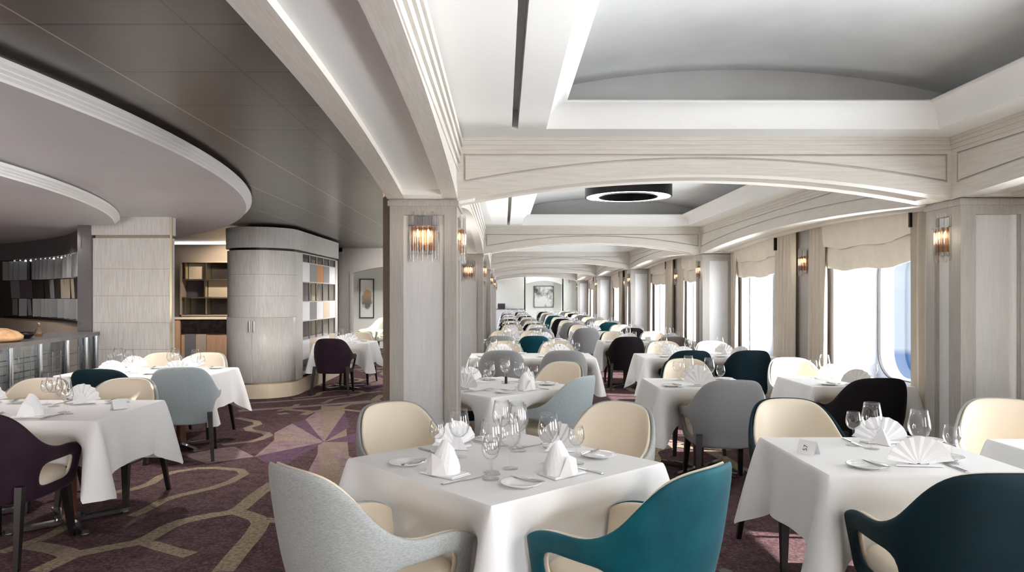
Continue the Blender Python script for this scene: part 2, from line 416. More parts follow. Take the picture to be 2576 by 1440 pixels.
# ---- arched beams
def arch_beam(name, axis, a0, a1, b0, b1, rise, mats, label, soffit=.1, deep=.03, fac=(True, True), crown=(True, True), zt=None):
    """arched beam spanning a0..a1 along the axis, b0..b1 thick; panel mouldings on its faces"""
    zt = zt or ZC + .02
    P = (lambda a, c, z: (a, c, z)) if axis == 'x' else (lambda a, c, z: (c, a, z))
    b = MB(); n = 36
    zb = lambda t: ZS + rise * (1 - t * t)
    ts = [-1 + 2 * i / n for i in range(n + 1)]
    te = 1 - 2 * .13 / (a1 - a0)
    cols = []
    for t in ts:
        if cols and cols[-1][0] < -te <= t: cols += [(-te, 0), (-te, deep)]
        if cols and cols[-1][0] < te <= t: cols += [(te, deep), (te, 0)]
        if abs(abs(t) - te) > 1e-6: cols.append((t, deep if abs(t) < te else 0))
    rows = []
    m = soffit
    for t, d in cols:
        a = lerp(a0, a1, (t + 1) / 2); z = zb(t)
        rows.append([P(a, b0, zt), P(a, b0, z), P(a, b0 + m, z), P(a, b0 + m, z + d), P(a, b1 - m, z + d), P(a, b1 - m, z), P(a, b1, z), P(a, b1, zt)])
    b.grid(rows, 0, False)
    if len(mats) > 1:
        for i in range(len(rows) - 1):
            b.m[i * 7 + 3] = 1
    for r in (rows[0], rows[-1]): b.add(r, [list(range(8))])
    # mouldings: panel outline on both faces, crown strip at the ceiling
    for face, out, on, cr in ((b0, -1, fac[0], crown[0]), (b1, 1, fac[1], crown[1])):
        if on:
            path = []
            e = .07
            A0, A1 = a0 + e, a1 - e; top = ZC - .115
            tt = lambda a: (a - a0) / (a1 - a0) * 2 - 1
            lo = [(lerp(A0, A1, i / 30), zb(tt(lerp(A0, A1, i / 30))) + .11) for i in range(31)]
            loop = [(A0, top)] + lo + [(A1, top)]
            gp, pr = .007, .016
            zf = lambda a: zb(tt(a))
            def slab(cols):
                r = [[P(a, face, l), P(a, face + out * pr, l), P(a, face + out * pr, h), P(a, face, h)] for a, l, h in cols]
                b.grid(r, 0, False)
                for q in (r[0], r[-1]): b.add(q, [(0, 1, 2, 3)])
            A = [lerp(A0 + gp, A1 - gp, i / 30) for i in range(31)]
            slab([(a, zf(a) + .11 + gp, max(top - gp, zf(a) + .115 + gp)) for a in A])
            F = [lerp(A0 - gp, A1 + gp, i / 30) for i in range(31)]
            slab([(a, zf(a), zf(a) + .11 - gp) for a in F])
            slab([(a, top + gp, ZC) for a in (F[0], F[-1])])
            for u0, u1 in ((a0, A0 - gp), (A1 + gp, a1)):
                slab([(u, zf(u), ZC) for u in (u0, (u0 + u1) / 2, u1)])
        if cr:
            for z0, z1, pr in ((ZC - .08, ZC, .024), (ZC - .05, ZC, .034), (ZC - .022, ZC, .044)):
                f0, f1 = (face - pr, face) if out < 0 else (face, face + pr)
                (b.box(a0, a1, f0, f1, z0, z1) if axis == 'x' else b.box(f0, f1, a0, a1, z0, z1))
    return struct(b.build(name, mats), label)
tn = 2
for k, y in enumerate(FRONTS):
    if k >= 2:
        arch_beam('trim_%d' % tn, 'x', XL1 - .02, XR + .02, y + .03, y + .38, .17, ['washed_oak_x', 'white_paint'], 'arched cross beam of washed oak, row %d' % (k - 1)); tn += 1
    yn = ends[k + 1]
    if k >= 1:
        arch_beam('trim_%d' % tn, 'y', y + COLD - .02, yn + .02, XL0, XL1 + .005, .18, ['washed_oak_y', 'white_paint'], 'arched side beam over the column row, bay %d' % k, soffit=.1, deep=.035, fac=(True, False), crown=(False, False)); tn += 1
        # fluted crown on its room side
        b = MB()
        for i, z in enumerate((2.345, 2.40, 2.455, 2.51)):
            pr = .012 + .010 * i
            b.box(XL1, XL1 + pr, y + .36, yn + .05, z, z + .042)
            b.box(XL1, XL1 + pr * .5, y + .36, yn + .05, z + .042, z + .055)
        struct(b.build('trim_%d' % tn, 'washed_oak_y'), 'fluted crown moulding on side beam, bay %d' % k); tn += 1
        arch_beam('trim_%d' % tn, 'y', y + .32, yn + .02, XR, XR + .42, .11, ['washed_oak_y'], 'arched beam over the windows, bay %d' % k, soffit=.12, deep=.02, crown=(True, False)); tn += 1

# ---- columns
def frame_face(b, x0, x1, z0, z1, sw, top, yb, yf, M, mi=0):
    """stiles and rails standing proud of a recessed panel, in a local frame whose front looks to -y"""
    b.box(x0, x0 + sw, yf, yb, z0, z1, mi, M); b.box(x1 - sw, x1, yf, yb, z0, z1, mi, M)
    b.box(x0 + sw, x1 - sw, yf, yb, z1 - top, z1, mi, M); b.box(x0 + sw, x1 - sw, yf, yb, z0, z0 + .14, mi, M)
    i = .008
    b.box(x0 + sw, x0 + sw + i, yf + .012, yb, z0, z1 - top, mi, M); b.box(x1 - sw - i, x1 - sw, yf + .012, yb, z0, z1 - top, mi, M)
def column(y, x0, x1, label):
    b = MB(); t = .028; y1 = y + COLD
    b.box(x0 + t, x1 - t, y + t, y1 - t, 0, ZS, 1)
    I = Matrix.Identity(4)
    frame_face(b, x0, x1, 0, ZS - .02, .082, .085, y + t, y, I)
    frame_face(b, x0 + t, x1 - t, 0, ZS - .02, .06, .085, -(y1 - t), -y1, Matrix.Rotation(PI, 4, 'Z') @ Matrix.Translation((-(x0 + x1), 0, 0)))
    # east and west faces: turn the local front to +x / -x
    ME = Matrix.Translation((x1, 0, 0)) @ Matrix.Rotation(PI / 2, 4, 'Z')
    frame_face(b, y + t, y1, 0, ZS - .02, .082, .085, t, 0, ME)
    MW = Matrix.Translation((x0, 0, 0)) @ Matrix.Rotation(-PI / 2, 4, 'Z')
    frame_face(b, -y1, -(y + t), 0, ZS - .02, .082, .085, t, 0, MW)
    # cap moulding and plinth
    b.box(x0 - .012, x1 + .012, y - .012, y1 + .012, ZS - .045, ZS - .012); b.box(x0 - .004, x1 + .004, y - .004, y1 + .004, ZS - .012, ZS)
    b.box(x0 - .01, x1 + .01, y - .01, y1 + .01, 0, .1)
    return struct(b.build('column', ['washed_oak_z', 'inset_panel']), label)
for k, y in enumerate(FRONTS):
    if k >= 1:
        o = column(y, XL0, XL1, 'square panelled column, row %d' % (k - 1))
        c = MB().box(XL0 - .085, XL0 - .012, y + .24, y + .44, 0, ZS + .1)
        struct(c.build('trim_%d' % tn, 'wall_taupe'), 'brown door jamb beside column, row %d' % (k - 1)); tn += 1
    if k >= 1:
        b = MB(); t = .028; y1 = y + .33; y_ = y - .06
        b.box(XR + t, XW + .1, y_ + t, y1 - t, 0, ZS, 1)
        frame_face(b, XR, XW - .02, 0, ZS - .02, .10, .085, y_ + t, y_, Matrix.Identity(4))
        MW = Matrix.Translation((XR, 0, 0)) @ Matrix.Rotation(-PI / 2, 4, 'Z')
        frame_face(b, -y1, -(y_ + t), 0, ZS - .02, .10, .085, t, 0, MW)
        b.box(XR - .012, XW, y_ - .012, y1 + .012, ZS - .045, ZS - .012); b.box(XR - .004, XW, y_ - .004, y1 + .004, ZS - .012, ZS)
        b.box(XR + .01, XW, y_ + .03, y1 - .03, ZS, ZC + .01)
        b.box(XR - .01, XW, y_ - .01, y1 + .01, 0, .1)
        struct(b.build('column', ['washed_oak_z', 'inset_panel']), 'panelled pier by the windows, row %d' % (k - 1))
# shadow line under each column cap
# ---- window wall
WIN = []
for k, y in enumerate(FRONTS):
    if k == 0 or y > 30: continue
    WIN += [(y + 1.30, y + 2.92), (y + 4.36, y + 5.90)]
WZ0, WZ1 = .62, 2.02
b = MB(); ylo, yhi = FRONTS[1] - .2, YEND + .2
b.box(XW, XW + .12, ylo, yhi, 0, WZ0); b.box(XW, XW + .12, ylo, yhi, WZ1, ZC + .05)
cur = ylo
for a, c in WIN:
    b.box(XW, XW + .12, cur, a, WZ0, WZ1); cur = c
b.box(XW, XW + .12, cur, yhi, WZ0, WZ1)
struct(b.build('wall_right', 'washed_oak_z'), 'pale window wall along the right side')
b = MB().box(XW - .02, XW, ylo, yhi, 0, .12)
struct(b.build('baseboard_right', 'washed_oak_y'), 'baseboard under the windows')
def rrect(y0, y1, z0, z1, r, n=8):
    P = []
    for cy, cz, a in ((y1 - r, z1 - r, 0), (y0 + r, z1 - r, PI / 2), (y0 + r, z0 + r, PI), (y1 - r, z0 + r, 3 * PI / 2)):
        for i in range(n + 1):
            q = a + PI / 2 * i / n; P.append((cy + r * math.cos(q), cz + r * math.sin(q)))
    return P
wn = 1
for a, c in WIN:
    w = thing('window_%d' % wn, 'deep ship window with rounded corners, number %d from the front' % wn, 'window', (XW, (a + c) / 2, 0), 0, None, 'structure')
    h = (c - a) / 2; b = MB()
    X0, X1, X2 = .11, .47, .64
    # box reveal
    for q in (((-h, WZ0), (-h, WZ1)), ((h, WZ0), (h, WZ1)), ((-h, WZ0), (h, WZ0)), ((-h, WZ1), (h, WZ1))):
        (ya, za), (yb, zb) = q
        dy = (.02 if ya > 0 else -.02) if ya == yb else 0; dz = (.02 if za > 1 else -.02) if za == zb else 0
        b.box(X0, X1, min(ya, yb) + min(dy, 0), max(ya, yb) + max(dy, 0), min(za, zb) + min(dz, 0), max(za, zb) + max(dz, 0))
    b.build('window_reveal', 'reveal_white', w)
    b = MB(); r = .27; hole = rrect(-h + .02, h - .02, WZ0 + .03, WZ1 - .03, r); out = rrect(-h - .15, h + .15, WZ0 - .15, WZ1 + .15, .01)
    n = len(hole); g = hole + [hole[0]]; go = out + [out[0]]
    b.grid([[(X1, y, z) for y, z in go], [(X1, y, z) for y, z in g], [(X2, y, z) for y, z in g], [(X2, y, z) for y, z in go]], 0, False)
    b.build('hull_opening', 'reveal_white', w, recalc=False)
    b = MB(); h2 = rrect(-h + .05, h - .05, WZ0 + .06, WZ1 - .06, r - .03); gi = h2 + [h2[0]]
    b.grid([[(X1 - .008, y, z) for y, z in g], [(X1 - .008, y * .985, 1.32 + (z - 1.32) * .985) for y, z in g], [(X1 + .02, y * .985, 1.32 + (z - 1.32) * .985) for y, z in g]], 0, False)
    b.box(X2 - .03, X2 + .01, .30, .345, WZ0 + .03, WZ1 - .03)
    b.build('window_frame', 'rubber_black', w, recalc=False)
    b = MB(); b.add([(X2 - .02, y, z) for y, z in hole], [list(range(n))]); b.build('window_pane', 'pane_glass', w)
    wn += 1

# ---- end walls and the left side
b = MB(); b.box(XL0 - .2, 1.0, YEND, YEND + .1, 0, ZC + .4); b.box(2.7, 4.2, YEND, YEND + .1, 0, ZC + .4)
arc = [(1.0 + 1.7 * i / 16, 2.08 + .16 * (1 - (i / 8 - 1) ** 2)) for i in range(17)]
b.add([(x, YEND, z) for x, z in arc] + [(2.7, YEND, 3.0), (1.0, YEND, 3.0)], [list(range(19))])
b.grid([[(x, YEND, z) for x, z in arc], [(x, YEND + .5, z) for x, z in arc]], 0, True)
b.box(1.0, 2.7, YEND + .5, YEND + .6, 0, 2.6); b.box(.95, 1.0, YEND, YEND + .55, 0, 2.5); b.box(2.7, 2.75, YEND, YEND + .55, 0, 2.5)
struct(b.build('wall_back', 'far_wall_white'), 'white end wall with arched niche')
# cross wall at the end of the left aisle with an arched opening, and the room behind it
YA = 15.9
b = MB(); x0, x1 = -3.35, -1.15
b.box(-14, x0, YA, YA + .2, 0, ZC); b.box(x1, XL0 + .1, YA, YA + .2, 0, ZC)
arc = [(lerp(x0, x1, i / 20), 2.02 + .16 * (1 - (i / 10 - 1) ** 2)) for i in range(21)]
pf = [(x, YA, z) for x, z in arc] + [(x1, YA, ZC), (x0, YA, ZC)]; pb = [(x, YA + .2, z) for x, z in arc] + [(x1, YA + .2, ZC), (x0, YA + .2, ZC)]
b.add(pf, [list(range(23))]); b.add(pb, [list(range(23))]); b.grid([pf[:21], pb[:21]], 0, False)
b.box(x0 - .28, x0 - .2, YA - .03, YA, 0, ZC); b.box(x0 - .04, x0, YA - .03, YA, 0, 2.02)
b.box(x0 - .28, XL0, YA - .03, YA, ZC - .08, ZC)
struct(b.build('wall_far', 'washed_oak_z'), 'panelled cross wall with arched opening at the aisle end')
b = MB(); b.box(-6, -1.0, 21.0, 21.1, 0, 3); b.box(-6.1, -6.0, YA + .2, 21, 0, 3); b.box(-6, -1, YA + .2, 21, ZC, ZC + .05)
struct(b.build('wall_far_room', 'far_wall_white'), 'white wall of the room beyond the arch')
# niche room between the square pillar and the round cabinet
b = MB(); b.box(-9, -4.4, 14.6, 14.7, 0, ZC); 
struct(b.build('wall_niche', 'wall_taupe'), 'taupe wall of the service niche')
# curved tiled wall of the buffet rotunda
def arcwall(R0, R1, z0, z1, a0, a1, mat, name, label, n=60):
    b = MB(); b.lathe([(R0, z0), (R1, z0), (R1, z1), (R0, z1), (R0, z0)], n, 0, None, RC[0], RC[1], a0, a1, False)
    return struct(b.build(name, mat, recalc=False), label)
AW0, AW1 = .535, 1.5
arcwall(8.35, 8.5, 2.08, 2.36, AW0, AW1, 'dark_panel', 'trim_%d' % tn, 'dark curved fascia above the buffet display'); tn += 1
arcwall(8.5, 8.6, 0, 2.36, AW0, AW1, 'dark_tile', 'wall_left', 'curved rear wall of the buffet')
arcwall(8.35, 8.5, .2, 1.16, AW0, AW1, 'wall_taupe', 'wall_left', 'curved taupe wall panel below the buffet display')
b = MB().box(-5.06, -4.905, 8.56, 8.70, 0, 2.36); struct(b.build('trim_%d' % tn, 'dark_panel'), 'grey upright between buffet display and square pillar'); tn += 1
# closing walls out of the picture so that daylight enters by the windows and an added left opening
b = MB(); b.box(-14, 4.4, -8.1, -8, 0, 3); struct(b.build('wall_front', 'wall_taupe'), 'wall behind the viewer')
b = MB(); b.box(-14.1, -14, 3.9, 22, 0, 3); b.box(-14, -7.2, 3.9, 4, 0, 3)
b.box(-7.3, -7.2, -8, 4, 0, .8); b.box(-7.3, -7.2, -8, 4, 2.1, 3); b.box(-7.3, -7.2, -8, -1.5, .8, 2.1); b.box(-7.3, -7.2, .2, 4, .8, 2.1); struct(b.build('wall_left', 'wall_taupe'), 'outer wall on the left')  # opening added to let fill light in from the left
b = MB(); b.box(-14, -3.9, 16.1, 16.2, 0, 3); struct(b.build('wall_left', 'wall_taupe'), 'wall behind the service niche')
# ------------------------------------------------------------------ dining chair
def interp(tab, x):
    for (x0, y0), (x1, y1) in zip(tab, tab[1:]):
        if x <= x1: return lerp(y0, y1, (x - x0) / (x1 - x0))
    return tab[-1][1]
ZT = [(0, .880), (.14, .878), (.28, .850), (.40, .762), (.50, .664), (.64, .612), (.79, .613), (.94, .606), (1.04, .565)]
US = [0, .14, .28, .40, .50, .64, .79, .94, 1.04]
US = [-u for u in reversed(US[1:])] + US
def plan(u, z):
    a = abs(u); s = 1 if u >= 0 else -1
    sc = lerp(.86, 1.0, smooth((z - .34) / .24))
    if a <= .6:
        q = a / .6 * PI / 2; x = .305 * math.sin(q) ** .82; y = -.04 - .265 * max(0, math.cos(q)) ** .82; c = math.cos(q)
    else:
        t = (a - .6) / .4; x = .305 - .018 * t * t; y = -.04 + .30 * t; c = 0
    y = y * lerp(.9, 1, smooth((z - .34) / .24)) if y < 0 else y
    return Vector((s * x * sc, y - .078 * max(0, (z - .42) / .46) * c, z))
def shell_mesh(name, o0, o1, mat, lv, dz=0.0):
    rows = lambda u: [.325 if abs(u) < 1.0 else .35, .398, .532, lerp(.532, interp(ZT, abs(u)), .55), interp(ZT, abs(u)) - dz]
    nC, nR = len(US), 5
    def P(c, r, off):
        u = US[c]; z = rows(u)[r]; p = plan(u, z); e = .03
        t = plan(min(1.04, u + e), z) - plan(max(-1.04, u - e), z); t.z = 0; t.normalize()
        n = Vector((-t.y, t.x, 0))     # towards the inside
        if n.dot(Vector((0, .05, z)) - Vector((p.x, p.y, z))) < 0: n = -n
        return p + n * off
    V = []; quads = []
    idx = lambda c, r, k: (c * nR + r) * 2 + k
    for c in range(nC):
        for r in range(nR):
            V += [P(c, r, o0), P(c, r, o1)]
    cells = [(c, r) for c in range(nC - 1) for r in range(nR - 1)
             if not (r == 1 and min(abs(US[c]), abs(US[c + 1])) >= .49 and max(abs(US[c]), abs(US[c + 1])) <= .95)]
    edges = {}
    for c, r in cells:
        q = [(c, r), (c + 1, r), (c + 1, r + 1), (c, r + 1)]
        quads.append([idx(a, b, 0) for a, b in q]); quads.append([idx(a, b, 1) for a, b in reversed(q)])
        for i in range(4):
            e = (q[i], q[(i + 1) % 4]); k = tuple(sorted(e)); edges.setdefault(k, []).append(e)
    for k, es in edges.items():
        if len(es) == 1:
            (a, b) = es[0]; quads.append([idx(*a, 0), idx(*a, 1), idx(*b, 1), idx(*b, 0)])
    b = MB(); b.add(V, quads, 0, True)
    o = b.build(name, mat); md = o.modifiers.new('s', 'SUBSURF'); md.levels = lv; md.render_levels = lv
    bake(o); me = o.data; bpy.data.objects.remove(o)
    me.polygons.foreach_set('use_smooth', [True] * len(me.polygons)); return me
def seat_mesh(lv):
    b = MB(); n = 20; rows = []
    for z, s in ((.328, .90), (.342, .97), (.42, 1.0), (.445, .965), (.455, .86), (.461, .5)):
        R = []
        for i in range(n):
            q = 2 * PI * i / n; cx, sy = math.cos(q), math.sin(q)
            x = .248 * math.copysign(abs(cx) ** .6, cx) * s; y = .025 + .268 * math.copysign(abs(sy) ** .6, sy) * s
            R.append((x, y, z))
        rows.append(R)
    b.grid(rows, 0, True, None, True); b.add(rows[0], [list(range(n))], 0); b.add(rows[-1], [list(range(n))], 0, True)
    me = b.mesh('seat', 'cream_leather', weld=True); return me
def leg_mesh(sx, back):
    b = MB()
    if back: b.taper((sx * .248, -.258), .021, .44, (sx * .285, -.345), .013, 0); 
    else: b.taper((sx * .215, .205), .024, .345, (sx * .235, .25), .014, 0)
    return b.mesh('leg', 'black_wood')
SHELL = {}; LINING = {}
def shell_for(mat, lv):
    if lv not in LINING:
        SHELL[lv] = shell_mesh('backrest_shell', 0, .030, 'fabric_teal', lv)
        LINING[lv] = shell_mesh('backrest_lining', .027, .052, 'cream_leather', lv, .002)
    key = (mat, lv)
    if key not in SHELL:
        me = SHELL[lv].copy(); me.materials.clear(); me.materials.append(MATS[mat]); SHELL[key] = me
    return SHELL[key]
SEAT = seat_mesh(1); LEGS = [leg_mesh(s, bk) for s in (-1, 1) for bk in (False, True)]
COLN = {'fabric_teal': 'teal velvet', 'fabric_dark_teal': 'dark teal', 'fabric_black': 'black', 'fabric_purple': 'dark purple', 'fabric_silver': 'silver grey', 'fabric_blue_grey': 'pale blue-grey', 'fabric_grey': 'mid grey', 'fabric_brown_grey': 'brown-grey'}
PROTO = {}
def chair(x, y, rz, col, label, lv=2, sz=1.0):
    key = (col, lv)
    if key not in PROTO:
        r = thing('dining_chair', label, 'chair', (x, y, 0), rz, 'cream-lined armchairs at the dining tables')
        link('backrest_lining', (shell_for(col, lv), LINING[lv])[1], link('backrest', shell_for(col, lv), r))['label'] = 'cream leather inner lining'
        link('seat', SEAT, r)['label'] = 'cream leather seat cushion'
        for L in LEGS: link('leg', L, r)
        PROTO[key] = r
    else: r = copy_thing(PROTO[key], (x, y, 0), rz, label)
    r.scale = (1, 1, sz); return r

# ------------------------------------------------------------------ tables and cloths
ZTOP = .755
def cloth_mesh(w, d, h, pushes, fine=True, seed=0):
    """pushes: (side, centre along side, half width, depth) where a chair pushes the hanging cloth inwards; sides 0 near, 1 right, 2 far, 3 left"""
    r0 = random.Random(seed); ph = [r0.uniform(0, 6) for _ in range(6)]
    per = []   # (point, normal, distance to corner, side, along)
    step = .035 if fine else .12
    cs = [(-w / 2, -d / 2), (w / 2, -d / 2), (w / 2, d / 2), (-w / 2, d / 2)]
    for s in range(4):
        a = Vector(cs[s]); c = Vector(cs[(s + 1) % 4]); L = (c - a).length; t = (c - a) / L; n = Vector((t.y, -t.x))
        k = max(6, int(L / step))
        for i in range(k + 1):
            f = i / k
            f = f + .0 if not fine else (.5 - .5 * math.cos(PI * f)) * .5 + f * .5
            p = a + t * L * f
            per.append((p, n, min(f, 1 - f) * L, s, f * L - L / 2))
        # corner fan
        n2 = Vector((-(cs[(s + 2) % 4][1] - c[1]) * -1, 0)) if False else Vector((t.x, t.y))
        for i in range(1, 4):
            q = i / 4; per.append((c.copy(), (n * math.cos(q * PI / 2) + n2 * math.sin(q * PI / 2)), 0.0, -1, 0))
    vs = [0, .012, .04, .12, .22, .32, .45, .6, .8, 1.0] if fine else [0, .03, .15, .3, .5, 1.0]
    rows = []
    for v in vs:
        R = []
        for p, n, dc, s, al in per:
            hang = h + .40 * h * max(0, 1 - dc / .22) ** 1.4 + .006 * math.sin(al * 9 + ph[0])
            zz = hang * v
            o = .004 * smooth(v / .02) + .035 * v + .007 * v * math.sin(al * 17 + ph[max(s, 0)]) * smooth(v * 2)
            o += .095 * v ** .8 * math.exp(-(dc / .055) ** 2) - .028 * v * math.exp(-((dc - .15) / .06) ** 2)
            for sd, cc, hw, dep in pushes:
                if sd == s:
                    win = smooth((hw + .12 - abs(al - cc)) / .22)
                    o -= dep * win * smooth((zz - .05) / .16)
            q = p + n * o
            z = ZTOP - zz
            if v == 0: q = p
            R.append((q.x, q.y, z))
        rows.append(R)
    b = MB(); b.grid(rows, 0, True, None, True)
    b.add(rows[0], [list(range(len(per)))], 0, False)
    me = b.mesh('tablecloth', 'linen', weld=False)
    return me
def table(cx, cy, rz, w, d, label_t, label_c, pushes=(), h=.33, fine=True, legs=None, seed=0):
    t = thing('dining_table', label_t, 'table', (cx, cy, 0), rz, 'pedestal dining tables under white cloths')
    MB().box(-w / 2 + .012, w / 2 - .012, -d / 2 + .012, d / 2 - .012, ZTOP - .045, ZTOP - .006).build('tabletop', 'brown_wood', t)
    for px in (legs or ([0] if w < 1.15 else [-w / 2 + .42, w / 2 - .42])):
        MB().cyl(.045, .05, ZTOP - .045, 16, 0, None, px, 0).build('pedestal', 'brown_wood', t)
        b = MB(); b.cyl(.085, .035, .055, 20, 0, None, px, 0)
        for i in range(4):
            M = Matrix.Translation((px, 0, 0)) @ Matrix.Rotation(PI / 4 + PI / 2 * i, 4, 'Z')
            b.box(.05, .36, -.022, .022, .012, .038, 0, M); b.cyl(.03, 0, .014, 10, 0, M, .34, 0)
        b.build('base', 'steel', t)
    c = link('tablecloth', cloth_mesh(w, d, h, pushes, fine, seed)); c.location = (cx, cy, 0); c.rotation_euler = (0, 0, rz)
    tag(c, label_c, 'tablecloth', 'white tablecloths')
    return t

# ------------------------------------------------------------------ table ware
def glass_parts(s, kind):
    if kind == 'wine': bowl = [(.004, .092), (.022, .097), (.038, .113), (.0475, .140), (.0475, .158), (.042, .192), (.036, .226)]; st = .092
    else: bowl = [(.004, .080), (.018, .084), (.030, .096), (.036, .115), (.036, .13), (.033, .150), (.0295, .168)]; st = .080
    foot = [(.0005, .0), (.035, .0), (.035, .002), (.02, .004), (.006, .009)]; stem = [(.006, .009), (.0038, .02), (.0035, st - .01), (.005, st)]
    inner = [(r - .0014, z + .0005) for r, z in reversed(bowl)]
    return foot, stem, bowl + inner
def glass_mesh(kind, part=None, n=20):
    foot, stem, bowl = glass_parts(1, kind)
    b = MB()
    for nm, pr in (('foot', foot), ('stem', stem), ('bowl', bowl)):
        if part in (None, nm): b.lathe(pr, n)
    return b.mesh(part or 'wine_glass', 'wine_glass_glass')
GM = {(k, p): glass_mesh(k, p) for k in ('wine', 'small') for p in (None, 'foot', 'stem', 'bowl')}
GFAR = {k: glass_mesh(k, None, 10) for k in ('wine', 'small')}
GP = {}
def wine_glass(x, y, kind, label, near=True, z=ZTOP):
    nm, cat, gr = ('wine_glass', 'glass', 'large wine glasses on the tables') if kind == 'wine' else ('small_wine_glass', 'glass', 'small stemmed glasses on the tables')
    if near:
        if kind not in GP:
            r = thing(nm, label, cat, (x, y, z + .001), 0, gr)
            for p in ('foot', 'stem', 'bowl'): link(p, GM[(kind, p)], r)
            GP[kind] = r; return
        copy_thing(GP[kind], (x, y, z + .001), rnd.uniform(0, 3), label)
    else:
        o = link(nm, GFAR[kind], None, (x, y, z + .001)); tag(o, label, cat, gr)
def fan_mesh(lo=False):
    """napkin pleated to an upright fan on a folded foot"""
    b = MB(); n = 6 if lo else 8; R = .125
    P = []; Q = []; Q2 = []
    for i in range(2 * n + 1):
        a = lerp(.06 * PI, .94 * PI, i / (2 * n)); zz = .0055 if i % 2 else -.0055
        P.append((.010 * math.cos(a), .002 + zz * .1, .008 + .006 * math.sin(a)))
        Q.append((R * .55 * math.cos(a) * 1.1, zz * .6, .006 + R * .55 * math.sin(a)))
        rr = R * (1.0 + (.0 if i % 2 else .03))
        Q2.append((rr * math.cos(a) * 1.1, zz * 1.2 - .01, .006 + rr * math.sin(a)))
    b.grid([P, Q, Q2], 0, False)
    off = .0025
    b.grid([[(x, y + off, z) for x, y, z in R_] for R_ in (Q2, Q, P)], 0, False)
    # standing fold behind and flat foot
    b.add([(-.05, .002, .001), (.05, .002, .001), (.0, .10, .001), (0, .008, .085), (0, .085, .004)], [(0, 1, 2), (0, 3, 4), (1, 4, 3), (0, 4, 2), (1, 2, 4)])
    b.add([(-.10, -.012, .0015), (.10, -.012, .0015), (.075, .03, .0015), (-.075, .03, .0015), (-.10, -.012, .008), (.10, -.012, .008), (.075, .03, .010), (-.075, .03, .010)],
          [(0, 1, 5, 4), (1, 2, 6, 5), (2, 3, 7, 6), (3, 0, 4, 7), (4, 5, 6, 7)])
    return b.mesh('napkin', 'napkin_linen', recalc=False)
def tent_mesh():
    """napkin rolled to a peaked half cone with a folded front flap, resting on a flat fold"""
    b = MB(); rows = []
    for k, (f, rr) in enumerate(((0, .072), (.35, .064), (.7, .048), (1.0, .030))):
        R = []
        for i in range(15):
            a = lerp(-2.2, 2.2, i / 14); top = .062 + .075 * (.5 + .5 * math.cos(a * .9)) ** 1.3
            R.append((rr * math.sin(a) * 1.05, -rr * math.cos(a) * .9 + .030 * f, .006 + top * f))
        rows.append(R)
    b.grid(rows, 0, False)
    b.grid([[(x * .94, y * .94 + .003, z - .001) for x, y, z in R] for R in rows], 0, False)
    # front flap
    b.add([(-.055, -.052, .006), (.062, -.046, .006), (.045, -.05, .07), (-.01, -.058, .095), (.004, -.072, .008)], [(0, 4, 3), (4, 1, 2, 3)])
    # flat folded tail
    for z0, s in ((.0, 1.0), (.004, .93)):
        v = [(-.085 * s, -.06 * s, z0 + .001), (.105 * s, -.055 * s, z0 + .001), (.10 * s, .06 * s, z0 + .001), (-.07 * s, .06 * s, z0 + .001)]
        v += [(x, y, z + .004) for x, y, z in v]
        b.add(v, [(0, 1, 5, 4), (1, 2, 6, 5), (2, 3, 7, 6), (3, 0, 4, 7), (4, 5, 6, 7)])
    return b.mesh('napkin', 'napkin_linen', recalc=False)
FAN, FANLO, TENT = fan_mesh(), fan_mesh(True), tent_mesh()
def napkin(x, y, rz, kind, label):
    me = {'fan': FAN, 'fanlo': FANLO, 'tent': TENT}[kind]
    nm = 'folded_napkin' if kind == 'tent' else 'fan_napkin'
    o = link(nm, me, None, (x, y, ZTOP + .001)); o.rotation_euler = (0, 0, rz)
    return tag(o, label, 'napkin', 'white folded napkins at the place settings')
PLATE = MB().lathe([(.0, .004), (.048, .004), (.055, .008), (.082, .014), (.084, .016), (.080, .017), (.054, .0105), (.046, .007), (0, .007)], 32).lathe([(.0, .0), (.05, .0), (.055, .008)], 32).mesh('bread_plate', 'china', weld=True)
def plate(x, y, label):
    return tag(link('bread_plate', PLATE, None, (x, y, ZTOP + .0008)), label, 'plate', 'white bread plates')
def knife_mesh(L):
    b = MB(); h = L * .45
    b.box(-h * .0, 0, 0, 0, 0, 0) if False else None
    pts = [(-.0075, 0), (.0075, 0), (.0065, h * .6), (.0055, h), (.0085, h * 1.08), (.0095, L * .8), (.006, L * .95), (-.002, L), (-.0055, h * 1.1), (-.0055, h), (-.0065, h * .6)]
    b.prism(pts, 0, .0026); b.prism([(-.007, .004), (.007, .004), (.0055, h * .9), (-.0055, h * .9)], .0026, .0052)
    return b.mesh('table_knife', 'cutlery_steel')
KN, BKN = knife_mesh(.225), knife_mesh(.16)
def knife(x, y, rz, butter, label, z=ZTOP + .001, tilt=0):
    o = link('butter_knife' if butter else 'table_knife', BKN if butter else KN, None, (x, y, z)); o.rotation_euler = (tilt, 0, rz)
    return tag(o, label, 'knife', 'butter knives on the bread plates' if butter else 'table knives beside the napkins')
